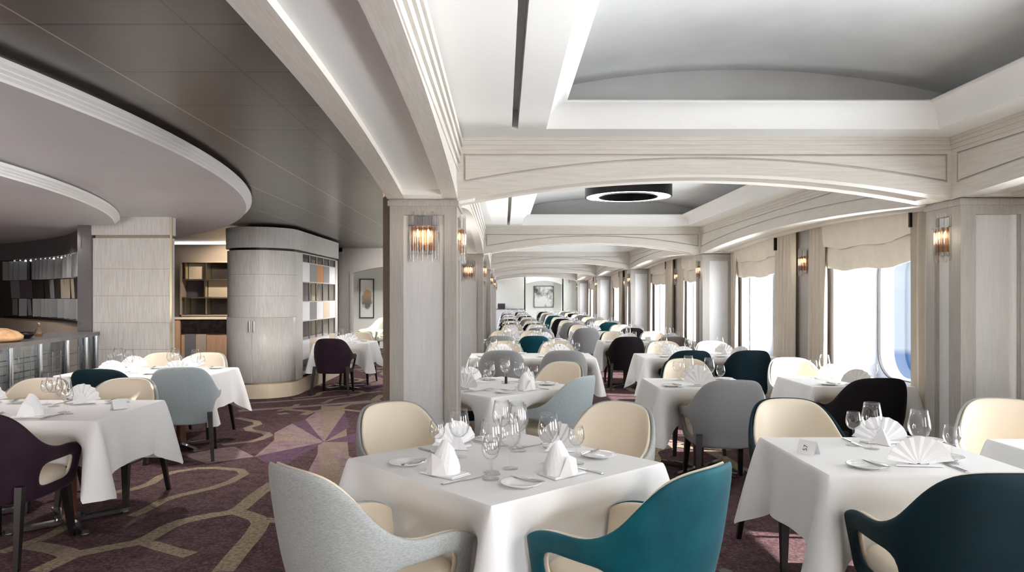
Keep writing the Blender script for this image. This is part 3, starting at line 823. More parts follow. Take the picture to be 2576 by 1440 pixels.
def place_card(x, y, rz, label, text=None):
    t = thing('place_card', label, 'card', (x, y, ZTOP + .001), rz)
    b = MB(); w, h, dp = .045, .062, .028
    b.add([(-w, -dp, 0), (w, -dp, 0), (w, 0, h), (-w, 0, h), (w, dp, 0), (-w, dp, 0)], [(0, 1, 2, 3), (3, 2, 4, 5)])
    b.add([(-w, -dp + .0015, 0), (w, -dp + .0015, 0), (w, 0, h - .002), (-w, 0, h - .002), (w, dp - .0015, 0), (-w, dp - .0015, 0)], [(3, 2, 1, 0), (5, 4, 2, 3)])
    b.build('folded_card', 'card', t, recalc=False)
    if text:
        cu = bpy.data.curves.new('number', 'FONT'); cu.body = text; cu.size = .03; cu.align_x = 'CENTER'; cu.align_y = 'CENTER'
        cu.materials.append(MATS['ink'])
        o = bpy.data.objects.new('number', cu); C.objects.link(o)
        me = bpy.data.meshes.new_from_object(o); bpy.data.objects.remove(o)
        n = link('number', me, t); ang = math.atan2(h, dp)
        n.matrix_local = Matrix.Translation((-.004, -dp * .55 - .0012, h * .45)) @ Matrix.Rotation(ang, 4, 'X') @ Matrix.Rotation(PI / 2, 4, 'Z')
    return t
def pepper_mill(x, y, label):
    t = thing('pepper_mill', label, 'pepper mill', (x, y, ZTOP + .001), 0, 'pepper mills on the tables')
    MB().lathe([(0, 0), (.017, 0), (.016, .05), (.0155, .095), (.0, .095)], 14).build('glass_body', 'pane_glass', t)
    MB().lathe([(0, .003), (.0115, .003), (.0115, .06), (0, .06)], 12).build('peppercorns', 'rubber_black', t)
    MB().lathe([(0, .095), (.016, .095), (.013, .112), (.016, .122), (.0, .13)], 14).build('cap', 'steel', t)

# ------------------------------------------------------------------ a place setting
def seat_pos(tb, side, al, inn, u=0):
    """point at 'inn' inside the edge of table tb, 'al' along side, shifted u to the diner's right"""
    cx, cy, rz, w, d = tb
    M = Matrix.Rotation(rz, 2)
    if side == 0: p, f, r = Vector((al, -d / 2)), Vector((0, 1)), Vector((1, 0))
    elif side == 1: p, f, r = Vector((w / 2, al)), Vector((-1, 0)), Vector((0, 1))
    elif side == 2: p, f, r = Vector((al, d / 2)), Vector((0, -1)), Vector((-1, 0))
    else: p, f, r = Vector((-w / 2, al)), Vector((1, 0)), Vector((0, -1))
    q = M @ (p + f * inn + r * u) + Vector((cx, cy)); f = M @ f
    return q.x, q.y, math.atan2(f.y, f.x) - PI / 2
def setting(tb, side, al, where, level, nk='fan'):
    """level 2: everything; 1: napkin, glasses, plate; 0: napkin and glasses only"""
    ps = lambda inn, u: seat_pos(tb, side, al, inn, u)
    x, y, a = ps(.15, 0)
    nz = a + rnd.uniform(-.25, .25)
    napkin(x, y, nz, nk if level else 'fanlo', ('white fan-folded napkin ' if nk != 'tent' else 'white peaked folded napkin ') + where)
    near = level == 2
    dp = tb[4] if side in (0, 2) else tb[3]
    gi = min(.32, dp * .36)
    x, y, a = ps(gi, .10 + rnd.uniform(-.02, .02)); wine_glass(x, y, 'wine', 'large clear wine glass ' + where, near)
    x, y, a = ps(gi - .08, .185 + rnd.uniform(-.015, .015)); wine_glass(x, y, 'small', 'small clear stemmed glass ' + where, near)
    if level >= 1:
        x, y, a = ps(.13, -.24); plate(x, y, 'white bread plate ' + where)
    if level >= 2:
        q = a + .25
        knife(x + .045 * math.cos(a) + .07 * math.sin(q), y + .045 * math.sin(a) - .07 * math.cos(q), q, True, 'steel butter knife on bread plate ' + where, ZTOP + .0175)
        x, y, a = ps(.035, .14); knife(x, y, a, False, 'steel table knife ' + where)
# ------------------------------------------------------------------ the dining room's tables, chairs and settings
SIDEN = ['near', 'right', 'far', 'left']
def group_table(key, tb, TD, chairs, seats, level, legs=None, tl=None, h=.33):
    """tb=(cx,cy,rz,w,d); chairs=(x,y of the back's top, facing angle or vector, colour, lead words); seats=(side, along, place words, napkin)"""
    cx, cy, rz, w, d = tb
    pushes = []
    R = Matrix.Rotation(-rz, 2)
    for n, (bx, by, f, col, words) in enumerate(chairs):
        f = Vector(f).normalized(); o = Vector((bx, by)) + f * .375
        q = R @ (o - Vector((cx, cy))); fl = R @ f
        sides = [(fl.y, 0, -d / 2 - q.y, q.x), (-fl.x, 1, q.x - w / 2, q.y), (-fl.y, 2, q.y - d / 2, -q.x), (fl.x, 3, -w / 2 - q.x, -q.y)]
        _, sd, dist, al = max(sides)
        if dist < .31: pushes.append((sd, al, .33, min(.30, .335 - dist)))
        dd = math.hypot(bx, by)
        chair(o.x, o.y, math.atan2(f.y, f.x) - PI / 2, col, words, 2 if dd < 14 else 1, 1.05 if key == 'T1' and n < 2 or key == 'T5' and n == 0 else 1.0)
    table(cx, cy, rz, w, d, (tl or 'wooden pedestal table under white cloth, ') + TD, 'white linen tablecloth on ' + TD, pushes, h, cy < 14, legs, int(cx * 100 + cy * 10))
    for sd, al, pl, nk in seats:
        setting(tb, sd, al, 'at %s place of %s' % (pl, TD), level, nk)

# centre, foreground: a square table turned on its corner
T1 = (0, 3.28, math.radians(41.5), 1.01, 1.01)
group_table('T1', T1, 'foreground corner-on table', [
    (.745, 2.47, (-.7, .71), 'fabric_teal', 'bright teal velvet armchair at the right front of the corner-on table'),
    (-.77, 2.47, (.7, .71), 'fabric_silver', 'silver woven armchair cut by the bottom edge, left of foreground table'),
    (-.72, 4.34, (.62, -.78), 'fabric_grey', 'cream-lined armchair behind the foreground table, in front of the column'),
    (.745, 4.34, (-.62, -.78), 'fabric_silver', 'tan-lined armchair behind the foreground table, on its right')],
    [(0, 0, 'right front', 'tent'), (1, 0, 'right back', 'fan'), (2, 0, 'left back', 'fan'), (3, -.02, 'left front', 'tent')], 2)
for px, py, kd, wd in ((1262, 1122, 'wine', 'rear one in the centre cluster on the foreground table'), (1300, 1128, 'wine', 'right one in the centre cluster on the foreground table'), (1283, 1180, 'wine', 'front one in the centre cluster on the foreground table'), (1238, 1194, 'small', 'at the left of the centre cluster on foreground table')):
    x, y = pt(px, py, ZTOP); wine_glass(x, y, kd, ('large clear wine glass, ' if kd == 'wine' else 'small clear stemmed glass ') + wd)
# second corner-on table, behind the column
T2 = (-.055, 6.02, math.radians(42), 1.0, 1.0)
group_table('T2', T2, 'corner-on table behind the column', [
    (.69, 5.70, (-.82, .57), 'fabric_blue_grey', 'pale blue armchair at the corner-on table behind the column'),
    (-.76, 5.66, (.87, .45), 'fabric_dark_teal', 'dark teal armchair mostly hidden behind the front column'),
    (.64, 7.02, (-.62, -.78), 'fabric_grey', 'tan-lined armchair just behind the pale blue armchair'),
    (-.75, 7.02, (.62, -.78), 'fabric_grey', 'cream-lined armchair hidden behind the front column')],
    [(0, 0, 'right front', 'tent'), (1, 0, 'right back', 'tent'), (2, 0, 'left back', 'fan'), (3, 0, 'left front', 'fan')], 2)
x, y = pt(1273, 966, ZTOP); pepper_mill(x, y, 'small glass pepper mill on the corner-on table behind the column')
# right of the aisle
T5 = (1.80, 3.415, 0, .88, .81)
group_table('T5', T5, 'front right table', [
    (1.705, 2.37, (0, 1), 'fabric_dark_teal', 'very dark teal armchair cut by the bottom right corner'),
    (1.74, 4.50, (0, -1), 'fabric_dark_teal', 'cream-lined armchair with teal outside, behind the front right table')],
    [(0, .02, 'near', 'fan'), (2, .12, 'far', 'fan')], 2)
place_card(1.445, 3.42, math.radians(-55), 'white tent card with dark number on front right table', '57')
plate(2.02, 3.30, 'white bread plate behind the large fan napkin on front right table')
T5b = (2.95, 3.36, 0, .84, .82)
group_table('T5b', T5b, 'table cut by right picture edge', [
    (3.10, 4.5, (-.4, -.92), 'fabric_silver', 'cream armchair at the far right edge, sunlit on its arm')], [(2, 0, 'far', 'fan')], 2)
T6 = (2.98, 6.34, 0, .84, .78)
group_table('T6', T6, 'second-row window table', [
    (2.93, 5.55, (0, 1), 'fabric_black', 'black armchair seen from behind, in front of the bright window'),
    (2.95, 7.5, (0, -1), 'fabric_silver', 'cream-lined armchair sunlit at the second-row window table')],
    [(0, 0, 'near', 'fan'), (2, 0, 'far', 'fan')], 2)
T7 = (1.68, 6.22, 0, .82, .75)
group_table('T7', T7, 'second-row aisle table', [
    (1.75, 5.42, (0, 1), 'fabric_grey', 'grey woven armchair seen from behind, right of the aisle'),
    (1.84, 7.4, (0, -1), 'fabric_dark_teal', 'cream-lined armchair behind the second-row aisle table')],
    [(0, -.05, 'near', 'fan'), (2, .05, 'far', 'fan')], 2)
def long_row(k, x0, x1, yn, d, near, far, TD, level, ord_, xs=None):
    cx = (x0 + x1) / 2; w = x1 - x0
    xs = xs or (cx - w * .25, cx + w * .25)
    ch = []
    for j, col in enumerate(near):
        if col: ch.append((xs[j], yn - .33, (0, 1), col, '%s armchair seen from behind, %s of %s' % (COLN[col], ('left seat', 'right seat')[j], TD)))
    for j, col in enumerate(far):
        if col: ch.append((xs[j] + .03, yn + d + .80, (0, -1), col, 'cream-lined armchair facing forward, %s behind %s' % (('left seat', 'right seat')[j], TD)))
    st = [(0, xs[0] - cx, 'left near', 'fan'), (0, xs[1] - cx, 'right near', 'fan'), (2, cx - xs[0], 'left far', 'fan'), (2, cx - xs[1], 'right far', 'fan')]
    group_table(k, (cx, yn + d / 2, 0, w, d), TD, ch, st, level)
g, bk, te, dt, si, bg, bl, pu = 'fabric_grey', 'fabric_black', 'fabric_teal', 'fabric_dark_teal', 'fabric_silver', 'fabric_brown_grey', 'fabric_blue_grey', 'fabric_purple'
long_row('T8', 1.72, 3.36, 8.76, .74, (dt, dt), (si, si), 'third-row window-side table', 1, 3, (2.22, 2.92))
x, y = 2.35, 9.1; pepper_mill(x, y, 'small glass pepper mill on third-row window-side table')
long_row('T9', 1.62, 3.2, 11.66, .74, (bk, bg), (dt, si), 'fourth-row window-side table', 1, 4, (1.97, 2.68))
place_card(2.42, 9.42, .2, 'upright white card on third-row window-side table')
place_card(2.45, 12.25, .1, 'upright white card on fourth-row window-side table')
ordn = ['fifth', 'sixth', 'seventh', 'eighth', 'ninth', 'tenth']
RN = [(g, bk), (g, te), (bk, g), (te, g), (g, bk), (bk, g)]
RF = [(bk, si), (dt, si), (te, si), (bk, g), (g, bk), (si, si)]
for i, yn in enumerate((14.85, 17.95, 20.95, 24.3, 27.2, 30.3)):
    long_row('R%d' % i, 1.45, 3.1, yn, .74, RN[i], RF[i], ordn[i] + '-row window-side table', 0, 5 + i, (1.68, 2.6))
# left of the aisle, beyond the corner-on tables
long_row('T3', -.42, 1.12, 8.78, .74, (g, g), (si, si), 'centre table with two grey chairs', 1, 3, (-.02, .72))
long_row('T4', -.42, 1.08, 11.9, .74, (si, te), (si, si), 'fourth centre table from the front', 1, 4, (-.05, .50))
x, y = .72, 9.2; pepper_mill(x, y, 'small glass pepper mill on centre table with two grey chairs')
LN = [(None, g), (bk, bk), (bk, g), (g, bk), (bk, si), (g, bk)]
for i, yn in enumerate((14.95, 17.3, 20.6, 23.9, 27.2, 30.3)):
    long_row('L%d' % i, -.12, 1.02, yn, .74, LN[i], (si, g), ordn[i] + ' centre table from the front', 0, 5 + i, (.16, .72))
# left side of the room
TA = (-3.25, 4.765, 0, 1.6, .87)
group_table('A', TA, 'front left table', [
    (-2.94, 3.90, (0, 1), pu, 'dark purple armchair cut by the left picture edge'),
    (-3.54, 5.62, (0, -1), g, 'tan-lined armchair behind the front left table, left of two'),
    (-2.89, 5.62, (.05, -1), si, 'tan-lined armchair behind the front left table, right of two')],
    [(0, .31, 'right near', 'tent'), (0, -.38, 'left near', 'tent'), (2, -.38, 'right far', 'fan'), (2, .30, 'left far', 'fan')], 2)
place_card(-2.56, 4.80, math.radians(50), 'white tent card on front left table')
TB = (-3.52, 7.20, 0, 1.44, .80)
group_table('B', TB, 'table by the square pillar', [
    (-2.91, 6.45, (-.25, .95), bl, 'pale blue-grey armchair seen from behind, left of the carpet aisle'),
    (-3.56, 6.25, (-.1, 1), dt, 'dark teal armchair between the two left-hand tables'),
    (-3.83, 7.48, (0, -1), g, 'cream-lined armchair left, in front of the square pillar') if False else (-3.83, 8.2, (0, -1), g, 'cream-lined armchair left, in front of the square pillar'),
    (-3.33, 8.18, (0, -1), si, 'cream-lined armchair right of the square pillar')],
    [(0, .38, 'right near', 'fan'), (0, -.25, 'left near', 'fan'), (2, -.3, 'right far', 'fan'), (2, .3, 'left far', 'fan')], 2)
TC = (-2.58, 11.82, 0, .86, .80)
group_table('C', TC, 'small table by the round cabinet', [
    (-2.62, 10.82, (0, 1), pu, 'very dark armchair standing by the round cabinet'),
    (-2.54, 12.85, (0, -1), si, 'tan-lined armchair behind the small table by the cabinet')],
    [(0, 0, 'near', 'fan'), (2, 0, 'far', 'fan')], 1)
# ------------------------------------------------------------------ wall lights
def sconce_proto():
    """crystal wall light; hangs on a wall whose face looks to local -y, origin at the back, bottom centre"""
    r = thing('wall_sconce', '', 'wall light', (0, 0, 0), 0, 'crystal wall lights with amber rods')
    b = MB(); b.box(-.06, .06, -.012, 0, .05, .31); b.box(-.095, .095, -.05, -.008, .238, .244); b.build('backplate', 'steel', r)
    n = 9; amb = None
    rod = MB().cyl(.010, 0, .20, 8).mesh('crystal_rod', 'crystal'); rod2 = MB().cyl(.009, 0, .30, 8).mesh('crystal_rod', 'crystal')
    am = MB().cyl(.012, 0, .165, 8).mesh('amber_rod', 'amber_crystal')
    for i in range(n):
        a = PI + PI * (i + .5) / n
        x, y = .098 * math.cos(a), .016 + .082 * math.sin(a)
        link('crystal_rod', rod2 if i % 2 else rod, r, (x, y - .004, .02 if i % 2 else .0))
        link('crystal_rod', rod, r, (x * .99, y, .135))if i % 2 == 0 else None
    for i in range(6):
        a = PI + PI * (i + .5) / 6
        link('amber_rod', am, r, (.072 * math.cos(a), .004 + .058 * math.sin(a), .075))
    bulb = MB().lathe([(0, 0), (.008, .004), (.011, .02), (.008, .04), (0, .055)], 10).mesh('bulb', 'bulb_warm')
    for x in (-.035, .035): link('bulb', bulb, r, (x, -.032, .165))
    return r
SC = sconce_proto(); first = [True]
def sconce(x, y, z, rz, label):
    if first[0]:
        SC.location = (x, y, z); SC.rotation_euler = (0, 0, rz); SC['label'] = label; first[0] = False
    else: copy_thing(SC, (x, y, z), rz, label)
orw = ['front', 'second', 'third', 'fourth', 'fifth']
XCm = (XL0 + XL1) / 2
for k, y in enumerate(VIS):
    sconce(XCm + .0, y + .028, 1.735, 0, 'crystal wall light facing forward on the %s free-standing column' % orw[k])
    sconce(XL1 - .028, y + .26, 1.735, PI / 2, 'crystal wall light on the right face of the %s free-standing column' % orw[k])
    sconce(XR + .028, y + .135, 1.735, -PI / 2, 'crystal wall light on the %s window pier' % orw[k])
    if k < 4: sconce(XW - .002, y + 3.64, 1.735, -PI / 2, 'crystal wall light between the two windows beyond the %s pier' % orw[k])

# ------------------------------------------------------------------ curtains and blinds
def curtain(y0, y1, x, label, seed):
    r0 = random.Random(seed); n = max(10, int((y1 - y0) / .02)); ph = r0.uniform(0, 6)
    f = (y1 - y0) / max(2, round((y1 - y0) / .11))
    def row(z, amp, off):
        return [(x - off - amp * math.sin(2 * PI * (i / n) * (y1 - y0) / f + ph) - .008 * math.sin(i * .9 + z * 2), lerp(y0, y1, i / n), z) for i in range(n + 1)]
    lv = [(.02, .030), (.8, .027), (1.6, .023), (2.1, .018), (2.36, .016)]
    b = MB(); A = [row(z, a, 0) for z, a in lv]; B = [row(z, a, .006) for z, a in lv]
    b.grid(A); b.grid(B); b.grid([A[0], B[0]]); b.grid([A[-1], B[-1]])
    o = b.build('curtain', 'curtain_cloth', recalc=False)
    return tag(o, label, 'curtain', 'taupe side curtains at the windows')
def blind(y0, y1, x, label, seed):
    r0 = random.Random(seed); ph = r0.uniform(0, 6)
    t = thing('roman_blind', label, 'blind', (x, (y0 + y1) / 2, 0), 0, 'soft roman blinds over the windows'); h = (y1 - y0) / 2
    def flap(z0, z1, off, wav, nm, sag):
        b = MB(); rows = []; n = 24
        for j in range(6):
            v = j / 5; R = []
            for i in range(n + 1):
                s = -1 + 2 * i / n
                bul = .02 * math.sin(v * PI) + wav * v * (.012 * math.sin(i * .8 + ph) + .008 * math.sin(i * 1.7 + ph))
                R.append((-off - bul, s * h, lerp(z1, z0 - sag * (1 - s * s) + .012 * v * math.sin(i * .55 + ph), v)))
            rows.append(R)
        b.grid(rows); b2 = [[(p[0] + .007, p[1], p[2]) for p in R] for R in rows]; b.grid(b2)
        for a in (0, -1): b.grid([rows[a], b2[a]])
        b.grid([[R[0] for R in rows], [R[0] for R in b2]]); b.grid([[R[-1] for R in rows], [R[-1] for R in b2]])
        b.build(nm, 'blind_cloth', t, recalc=False)
    flap(1.80, 2.12, .02, 1.0, 'lower_flap', .03); flap(2.03, 2.36, .055, 1.2, 'upper_flap', .035)
    b = MB(); b.box(-.09, -.02, -h - .012, -h + .01, 2.09, 2.27); b.build('dark_end_piece', 'dark_metal', t)  # dark upright piece at the near end of the blind
    return t
wi = 0
for n, (a, c) in enumerate(WIN):
    if a < 5: continue
    wi += 1
    nm = ['first', 'second', 'third', 'fourth', 'fifth', 'sixth', 'seventh', 'eighth'][wi - 1] if wi <= 8 else 'ninth'
    blind(a - .02, c + .06, XW - .02, 'beige two-tier roman blind at the %s window' % nm, wi)
    if wi % 2:   # nearer window of the bay
        curtain(a - .36, a - .02, XW - .07, 'taupe curtain at the near side of the %s window' % nm, wi * 3)
        curtain(c + .0, c + .40, XW - .07, 'taupe curtain at the far side of the %s window' % nm, wi * 3 + 1)
    else:
        curtain(a - .56, a + .06, XW - .07, 'taupe curtain at the near side of the %s window' % nm, wi * 3)
        curtain(c + .0, c + .22, XW - .07, 'taupe curtain at the far side of the %s window' % nm, wi * 3 + 1)
curtain(4.16, 4.66, XW - .07, 'taupe curtain at the right picture edge before the pier', 99)

# ------------------------------------------------------------------ ring lamp in the ceiling recess
t = thing('ring_lamp', 'black drum ring lamp with white glowing ring in the ceiling recess', 'ceiling lamp', (1.385, 8.02, 2.605))
b = MB(); b.lathe([(.478, 0), (.478, .13), (.315, .13), (.315, 0), (.33, 0), (.33, .115), (.462, .115), (.462, 0), (.478, 0)], 64, sm=False); b.build('drum', 'dark_metal', t, weld=True)
b = MB(); b.lathe([(.331, .012), (.461, .012)], 64); b.build('diffuser', 'lamp_white', t, recalc=False)
b = MB(); b.disc(.316, .12, 48); b.lathe([(.316, .12), (.316, .13)], 48); b.disc(.316, .13, 48); b.build('centre_plate', 'dark_metal', t)
b = MB()
for i in range(3): b.cyl(.006, .13, .36, 8, 0, None, .39 * math.cos(i * 2.1), .39 * math.sin(i * 2.1))
b.build('suspension_rod', 'dark_metal', t)

# ------------------------------------------------------------------ left side: pillar, cabinet, buffet, niche
b = MB(); b.box(-4.9, -3.98, 8.6, 8.72, 0, 2.20); b.box(-4.92, -3.975, 8.58, 8.74, 2.235, 2.46); 
for z in (1.83, 1.51, 1.19, .87, .5): b.box(-4.903, -3.977, 8.597, 8.723, z, z + .004, 1)
b.box(-4.88, -4.0, 8.62, 8.70, 2.20, 2.235, 1)
pil = struct(b.build('column', ['silver_wood', 'wall_taupe']), 'square silvery wood pillar on the left')
b = MB(); b.box(-3.98, -3.955, 8.595, 8.615, 0, 2.46); struct(b.build('trim_90', 'brass'), 'brass edge strip on the square pillar')

# round-nosed cabinet
CCX, CCY, CR = -3.71, 11.13, .52; XE = CCX + CR; YB = 13.85
def nose(r, y1, n=28):
    P = [(CCX + r, y1)]
    P = [(CCX - r, y1)] + [(CCX + r * math.cos(a), CCY + r * math.sin(a)) for a in [PI + PI * i / n for i in range(n + 1)]] + [(CCX + r, y1)]
    return P
cab = thing('display_cabinet', 'silvery round-nosed display cabinet in the left background', 'cabinet', (0, 0, 0))
def loop(b, r, z0, z1, mi=0, y1=YB):
    b.prism(nose(r, y1), z0, z1, mi)
# solid body only behind the display niche on its right side
b = MB(); n = 28
ys = 11.45     # display starts here on the right side
P = [(CCX - CR, YB)] + [(CCX + CR * math.cos(a), CCY + CR * math.sin(a)) for a in [PI + PI * i / n for i in range(n + 1)]] + [(XE, ys), (XE - .34, ys), (XE - .34, YB)]
b.prism(P, .22, 2.19); b.box(XE - .34, XE, YB - .18, YB, .22, 2.19)
for z in (1.83, 1.51, 1.19):
    b.lathe([(CR + .0015, z), (CR + .0015, z + .005)], 40, 1, None, CCX, CCY, PI, 2 * PI + .0, False)
b.build('body', ['silver_wood', 'wall_taupe'], cab)
b = MB(); loop(b, CR + .02, 2.225, 2.53); b.build('fascia', 'silver_wood', cab)
b = MB(); loop(b, CR - .03, 2.19, 2.225); b.build('shadow_gap', 'dark_metal', cab)
b = MB(); loop(b, CR + .05, 0, .205); b.build('plinth', 'beige_panel', cab)
b = MB(); loop(b, CR + .03, .205, .222); b.build('brass_strip', 'brass', cab)
for a0, a1 in ((PI * 1.05, PI * 1.50), (PI * 1.506, PI * 1.95)):
    d = MB(); d.lathe([(CR, .225), (CR + .009, .228), (CR + .009, 1.185), (CR, 1.188)], 20, 0, None, CCX, CCY, a0, a1, True)
    dd = d.build('door', 'silver_wood', cab, recalc=False)
    ah = PI * 1.503 + (.062 if a0 > 4.6 else -.062)
    hx, hy = CCX + (CR + .03) * math.cos(ah), CCY + (CR + .03) * math.sin(ah)
    hb = MB(); hb.cyl(.013, .98, 1.14, 8, 0, None, hx, hy)
    for z in (1.0, 1.12): hb.tube([(hx, hy, z), (CCX + CR * math.cos(ah), CCY + CR * math.sin(ah), z)], .006, 6)
    hb.build('handle', 'steel', dd)
# display rows on the right side
XI = XE - .34; ZR = [.26, .50, .80, 1.11, 1.42, 1.74, 2.05, 2.19]; cols = 5; ye = YB - .18
b = MB()
for z in ZR: b.box(XI, XE - .004, ys, ye, z - .008, z + .008)
b.build('shelf', 'silver_wood', cab)
for i in range(cols + 1):
    yy = lerp(ys, ye, i / cols)
    MB().box(XE - .03, XE - .008, yy - .014, yy + .014, .26, 2.19).build('divider', 'steel', cab)
kinds = [None, 'white', None, 'white', None, 'mix', None]
pal = [['white_panel', 'grey_panel', 'white_panel', 'beige_panel', 'white_panel'], ['white_panel', 'grey_panel', 'orange_panel', 'grey_panel', 'white_panel'], ['white_panel', 'beige_panel', 'white_panel', 'white_panel', 'beige_panel']]
for r_ in range(7):
    z0, z1 = ZR[r_] + .008, ZR[r_ + 1] - .008
    for c_ in range(cols):
        ya, yb = lerp(ys, ye, c_ / cols) + .005, lerp(ys, ye, (c_ + 1) / cols) - .005
        if kinds[r_]:
            MB().box(XE - .02, XE - .006, ya, yb, z0, z1).build('front_panel', pal[0 if r_ == 3 else 1 if r_ == 5 else 2][c_], cab)
        else:
            MB().box(XI + .002, XI + .01, ya, yb, z0, z1).build('back_panel', 'dark_panel' if c_ < 4 else 'wall_taupe', cab)
# buffet: curved counter with glass front, tiled display on the rear wall
CT = [(-4.30, 5.3), (-4.36, 5.9), (-4.43, 6.45), (-4.52, 7.0), (-4.62, 7.6), (-4.74, 8.15), (-4.86, 8.56)]
def off(path, d):
    out = []
    for i, p in enumerate(path):
        a = Vector(path[max(0, i - 1)]); c = Vector(path[min(len(path) - 1, i + 1)]); t = (c - a).normalized(); out.append((p[0] - t.y * d, p[1] + t.x * d))
    return out
def sweep(b, path, d0, d1, z0, z1, mi=0):
    A = off(path, d0); B = off(path, d1)
    rows = [[(x, y, z0), (x, y, z1)] for x, y in A]; 
    R = []
    for (xa, ya), (xb, yb) in zip(A, B): R.append([(xa, ya, z0), (xb, yb, z0), (xb, yb, z1), (xa, ya, z1), (xa, ya, z0)])
    b.grid(R, mi, False); b.add(R[0][:4], [(0, 1, 2, 3)], mi); b.add(R[-1][:4], [(0, 1, 2, 3)], mi)
buf = thing('buffet_counter', 'curved grey-topped buffet counter with glass front and chrome posts', 'counter', (0, 0, 0))
b = MB(); sweep(b, CT, -.06, .42, 1.045, 1.085); b.build('counter_top', 'stone_grey', buf)
b = MB(); sweep(b, CT, .06, .34, .0, .14); b.build('plinth', 'dark_metal', buf)
b = MB(); sweep(b, CT, .26, .30, .14, 1.045); b.build('mirror_back', 'mirror', buf)
b = MB(); sweep(b, CT, .0, .008, .14, 1.045); b.build('glass_front', 'pane_glass', buf)
for i in range(1, len(CT)):
    (x, y) = off(CT, -.02)[i]
    MB().cyl(.022, 0.0, 1.045, 12, 0, None, x, y).build('post', 'steel', buf)
b = MB()
for z in (.72, .86): b.tube([(x, y, z) for x, y in off(CT, .12)], .006, 6)
for i in range(16):
    k = i / 15 * (len(CT) - 1.001); j = int(k); f = k - j; P = off(CT, .12)
    p = Vector(P[j]).lerp(Vector(P[j + 1]), f); b.cyl(.004, .5, .92, 6, 0, None, p.x, p.y)
b.build('wire_rack', 'steel', buf)
# food on the counter
bx, by = pt(45, 862, 1.085)
br = MB(); 
for i in range(1): br.lathe([(.001, .16), (.10, .15), (.19, .11), (.235, .06), (.23, .02), (.19, .0), (.0, .0)], 28)
o = br.build('bread_loaf', 'bread_crust', recalc=False, weld=True); o.location = (-4.68, 6.62, 1.087); o.scale = (.95, 1.05, .8)
tag(o, 'large round crusty loaf on the buffet counter', 'bread')
o = MB().lathe([(0, 0), (.07, 0), (.11, .03), (.115, .06), (.108, .06), (.1, .03), (0, .012)], 24).build('bowl', 'dark_metal', None, weld=True); o.location = (-4.78, 7.15, 1.087)
tag(o, 'dark serving bowl on the buffet counter beside the loaf', 'bowl')
t = thing('cruet', 'small glass oil cruet on the buffet counter', 'cruet', (-4.9, 7.6, 1.087))
MB().lathe([(0, 0), (.035, 0), (.04, .03), (.03, .06), (.012, .085), (.012, .12)], 14).build('bottle', 'amber_crystal', t); MB().lathe([(0, .12), (.014, .12), (.014, .14), (0, .145)], 12).build('stopper', 'steel', t)
# wall display: three rows of tiles and upright dividers
disp = thing('wall_display', 'curved wall display of grey, tan and dark tiles behind the buffet', 'wall display', (RC[0], RC[1], 0))
RD = 8.49
tiles = ['grey_panel', 'dark_tile', 'wall_taupe', 'plum_tile', 'wall_taupe', 'dark_tile', 'stone_grey']
r1 = random.Random(4)
a = AW0 + .01; i = 0
for (z0, z1, kind) in ((1.20, 1.47, 0), (1.47, 1.76, 1), (1.76, 2.06, 0)):
    a = AW0 + .012
    while a < AW0 + .50:
        w = r1.choice((.012, .016, .02)) if kind == 0 else r1.choice((.022, .034, .05))
        m = r1.choice(tiles) if kind else r1.choice(('stone_grey', 'dark_tile', 'wall_taupe', 'grey_panel', 'dark_panel', 'dark_tile'))
        b = MB(); b.lathe([(RD, z0 + .006), (RD - .03 - .02 * r1.random(), z0 + .006), (RD - .05, z1 - .006), (RD, z1 - .006)], 2, 0, None, 0, 0, a, a + w, False)
        b.build('tile', m, disp, recalc=False)
        if kind == 0 and r1.random() < .5:
            c_ = a + w / 2; M = Matrix.Rotation(a + w, 4, 'Z'); b = MB(); b.box(RD - .16, RD - .05, -.006, .006, z0, z1, 0, M); b.build('fin', 'grey_panel', disp)
        a += w + (.004 if kind == 0 else .0015)
b = MB()
for k in range(22):
    an = AW0 + .015 + k * .022
    b.lathe([(0, 0), (.014, .004), (.016, .018), (0, .03)], 8, 0, Matrix.Translation((8.40 * math.cos(an), 8.40 * math.sin(an), 2.045)))
b.build('spotlight', 'strip_light', disp)
b = MB(); b.lathe([(8.33, 1.165), (8.33, 1.19), (8.49, 1.19), (8.49, 1.165), (8.33, 1.165)], 60, 0, None, 0, 0, AW0, AW0 + .5, False); b.build('ledge', 'dark_metal', disp, recalc=False)
# service niche: shelf unit, counters
YN = 14.6
t = thing('wall_shelf_unit', 'wall shelf unit of cream and dark squares in the niche', 'shelf unit', (-5.5, YN, 0))
x0, x1, z0, z1 = -.91, .30, 1.14, 2.18
b = MB(); b.box(x0 - .03, x0, -.26, 0, z0, z1); b.box(x1, x1 + .03, -.26, 0, z0, z1); b.box(x0, x1, -.26, 0, z1, z1 + .03); b.box(x0, x1, -.26, 0, z0 - .03, z0); b.build('frame', 'wall_taupe', t)
zr = [z0, z0 + .34, z0 + .70, z1]
for z in zr[1:3]: MB().box(x0, x1, -.25, -.0, z - .012, z + .012).build('shelf', 'brass', t)
for r_, spl in ((0, (-.84, -.42)), (1, (-.45,)), (2, (-.84, -.42))):
    for xx in spl: MB().box(xx - .012, xx + .012, -.25, 0, zr[r_] + .012, zr[r_ + 1] - .012).build('divider', 'brass', t)
for r_, xa, xb, m in ((0, -.82, -.44, 'dark_tile'), (0, -.40, x1, 'dark_tile'), (1, x0 + .01, -.47, 'plum_tile'), (1, -.43, x1, 'beige_panel'), (2, -.82, -.44, 'beige_panel'), (2, -.40, x1, 'dark_tile')):
    MB().box(xa, xb, -.12 if m == 'beige_panel' else -.03, -.008, zr[r_] + .014, zr[r_ + 1] - .014).build('back_panel', m, t)
t = thing('service_counter', 'service counter with black marble front panel in the niche', 'counter', (-5.5, 14.0, 0))
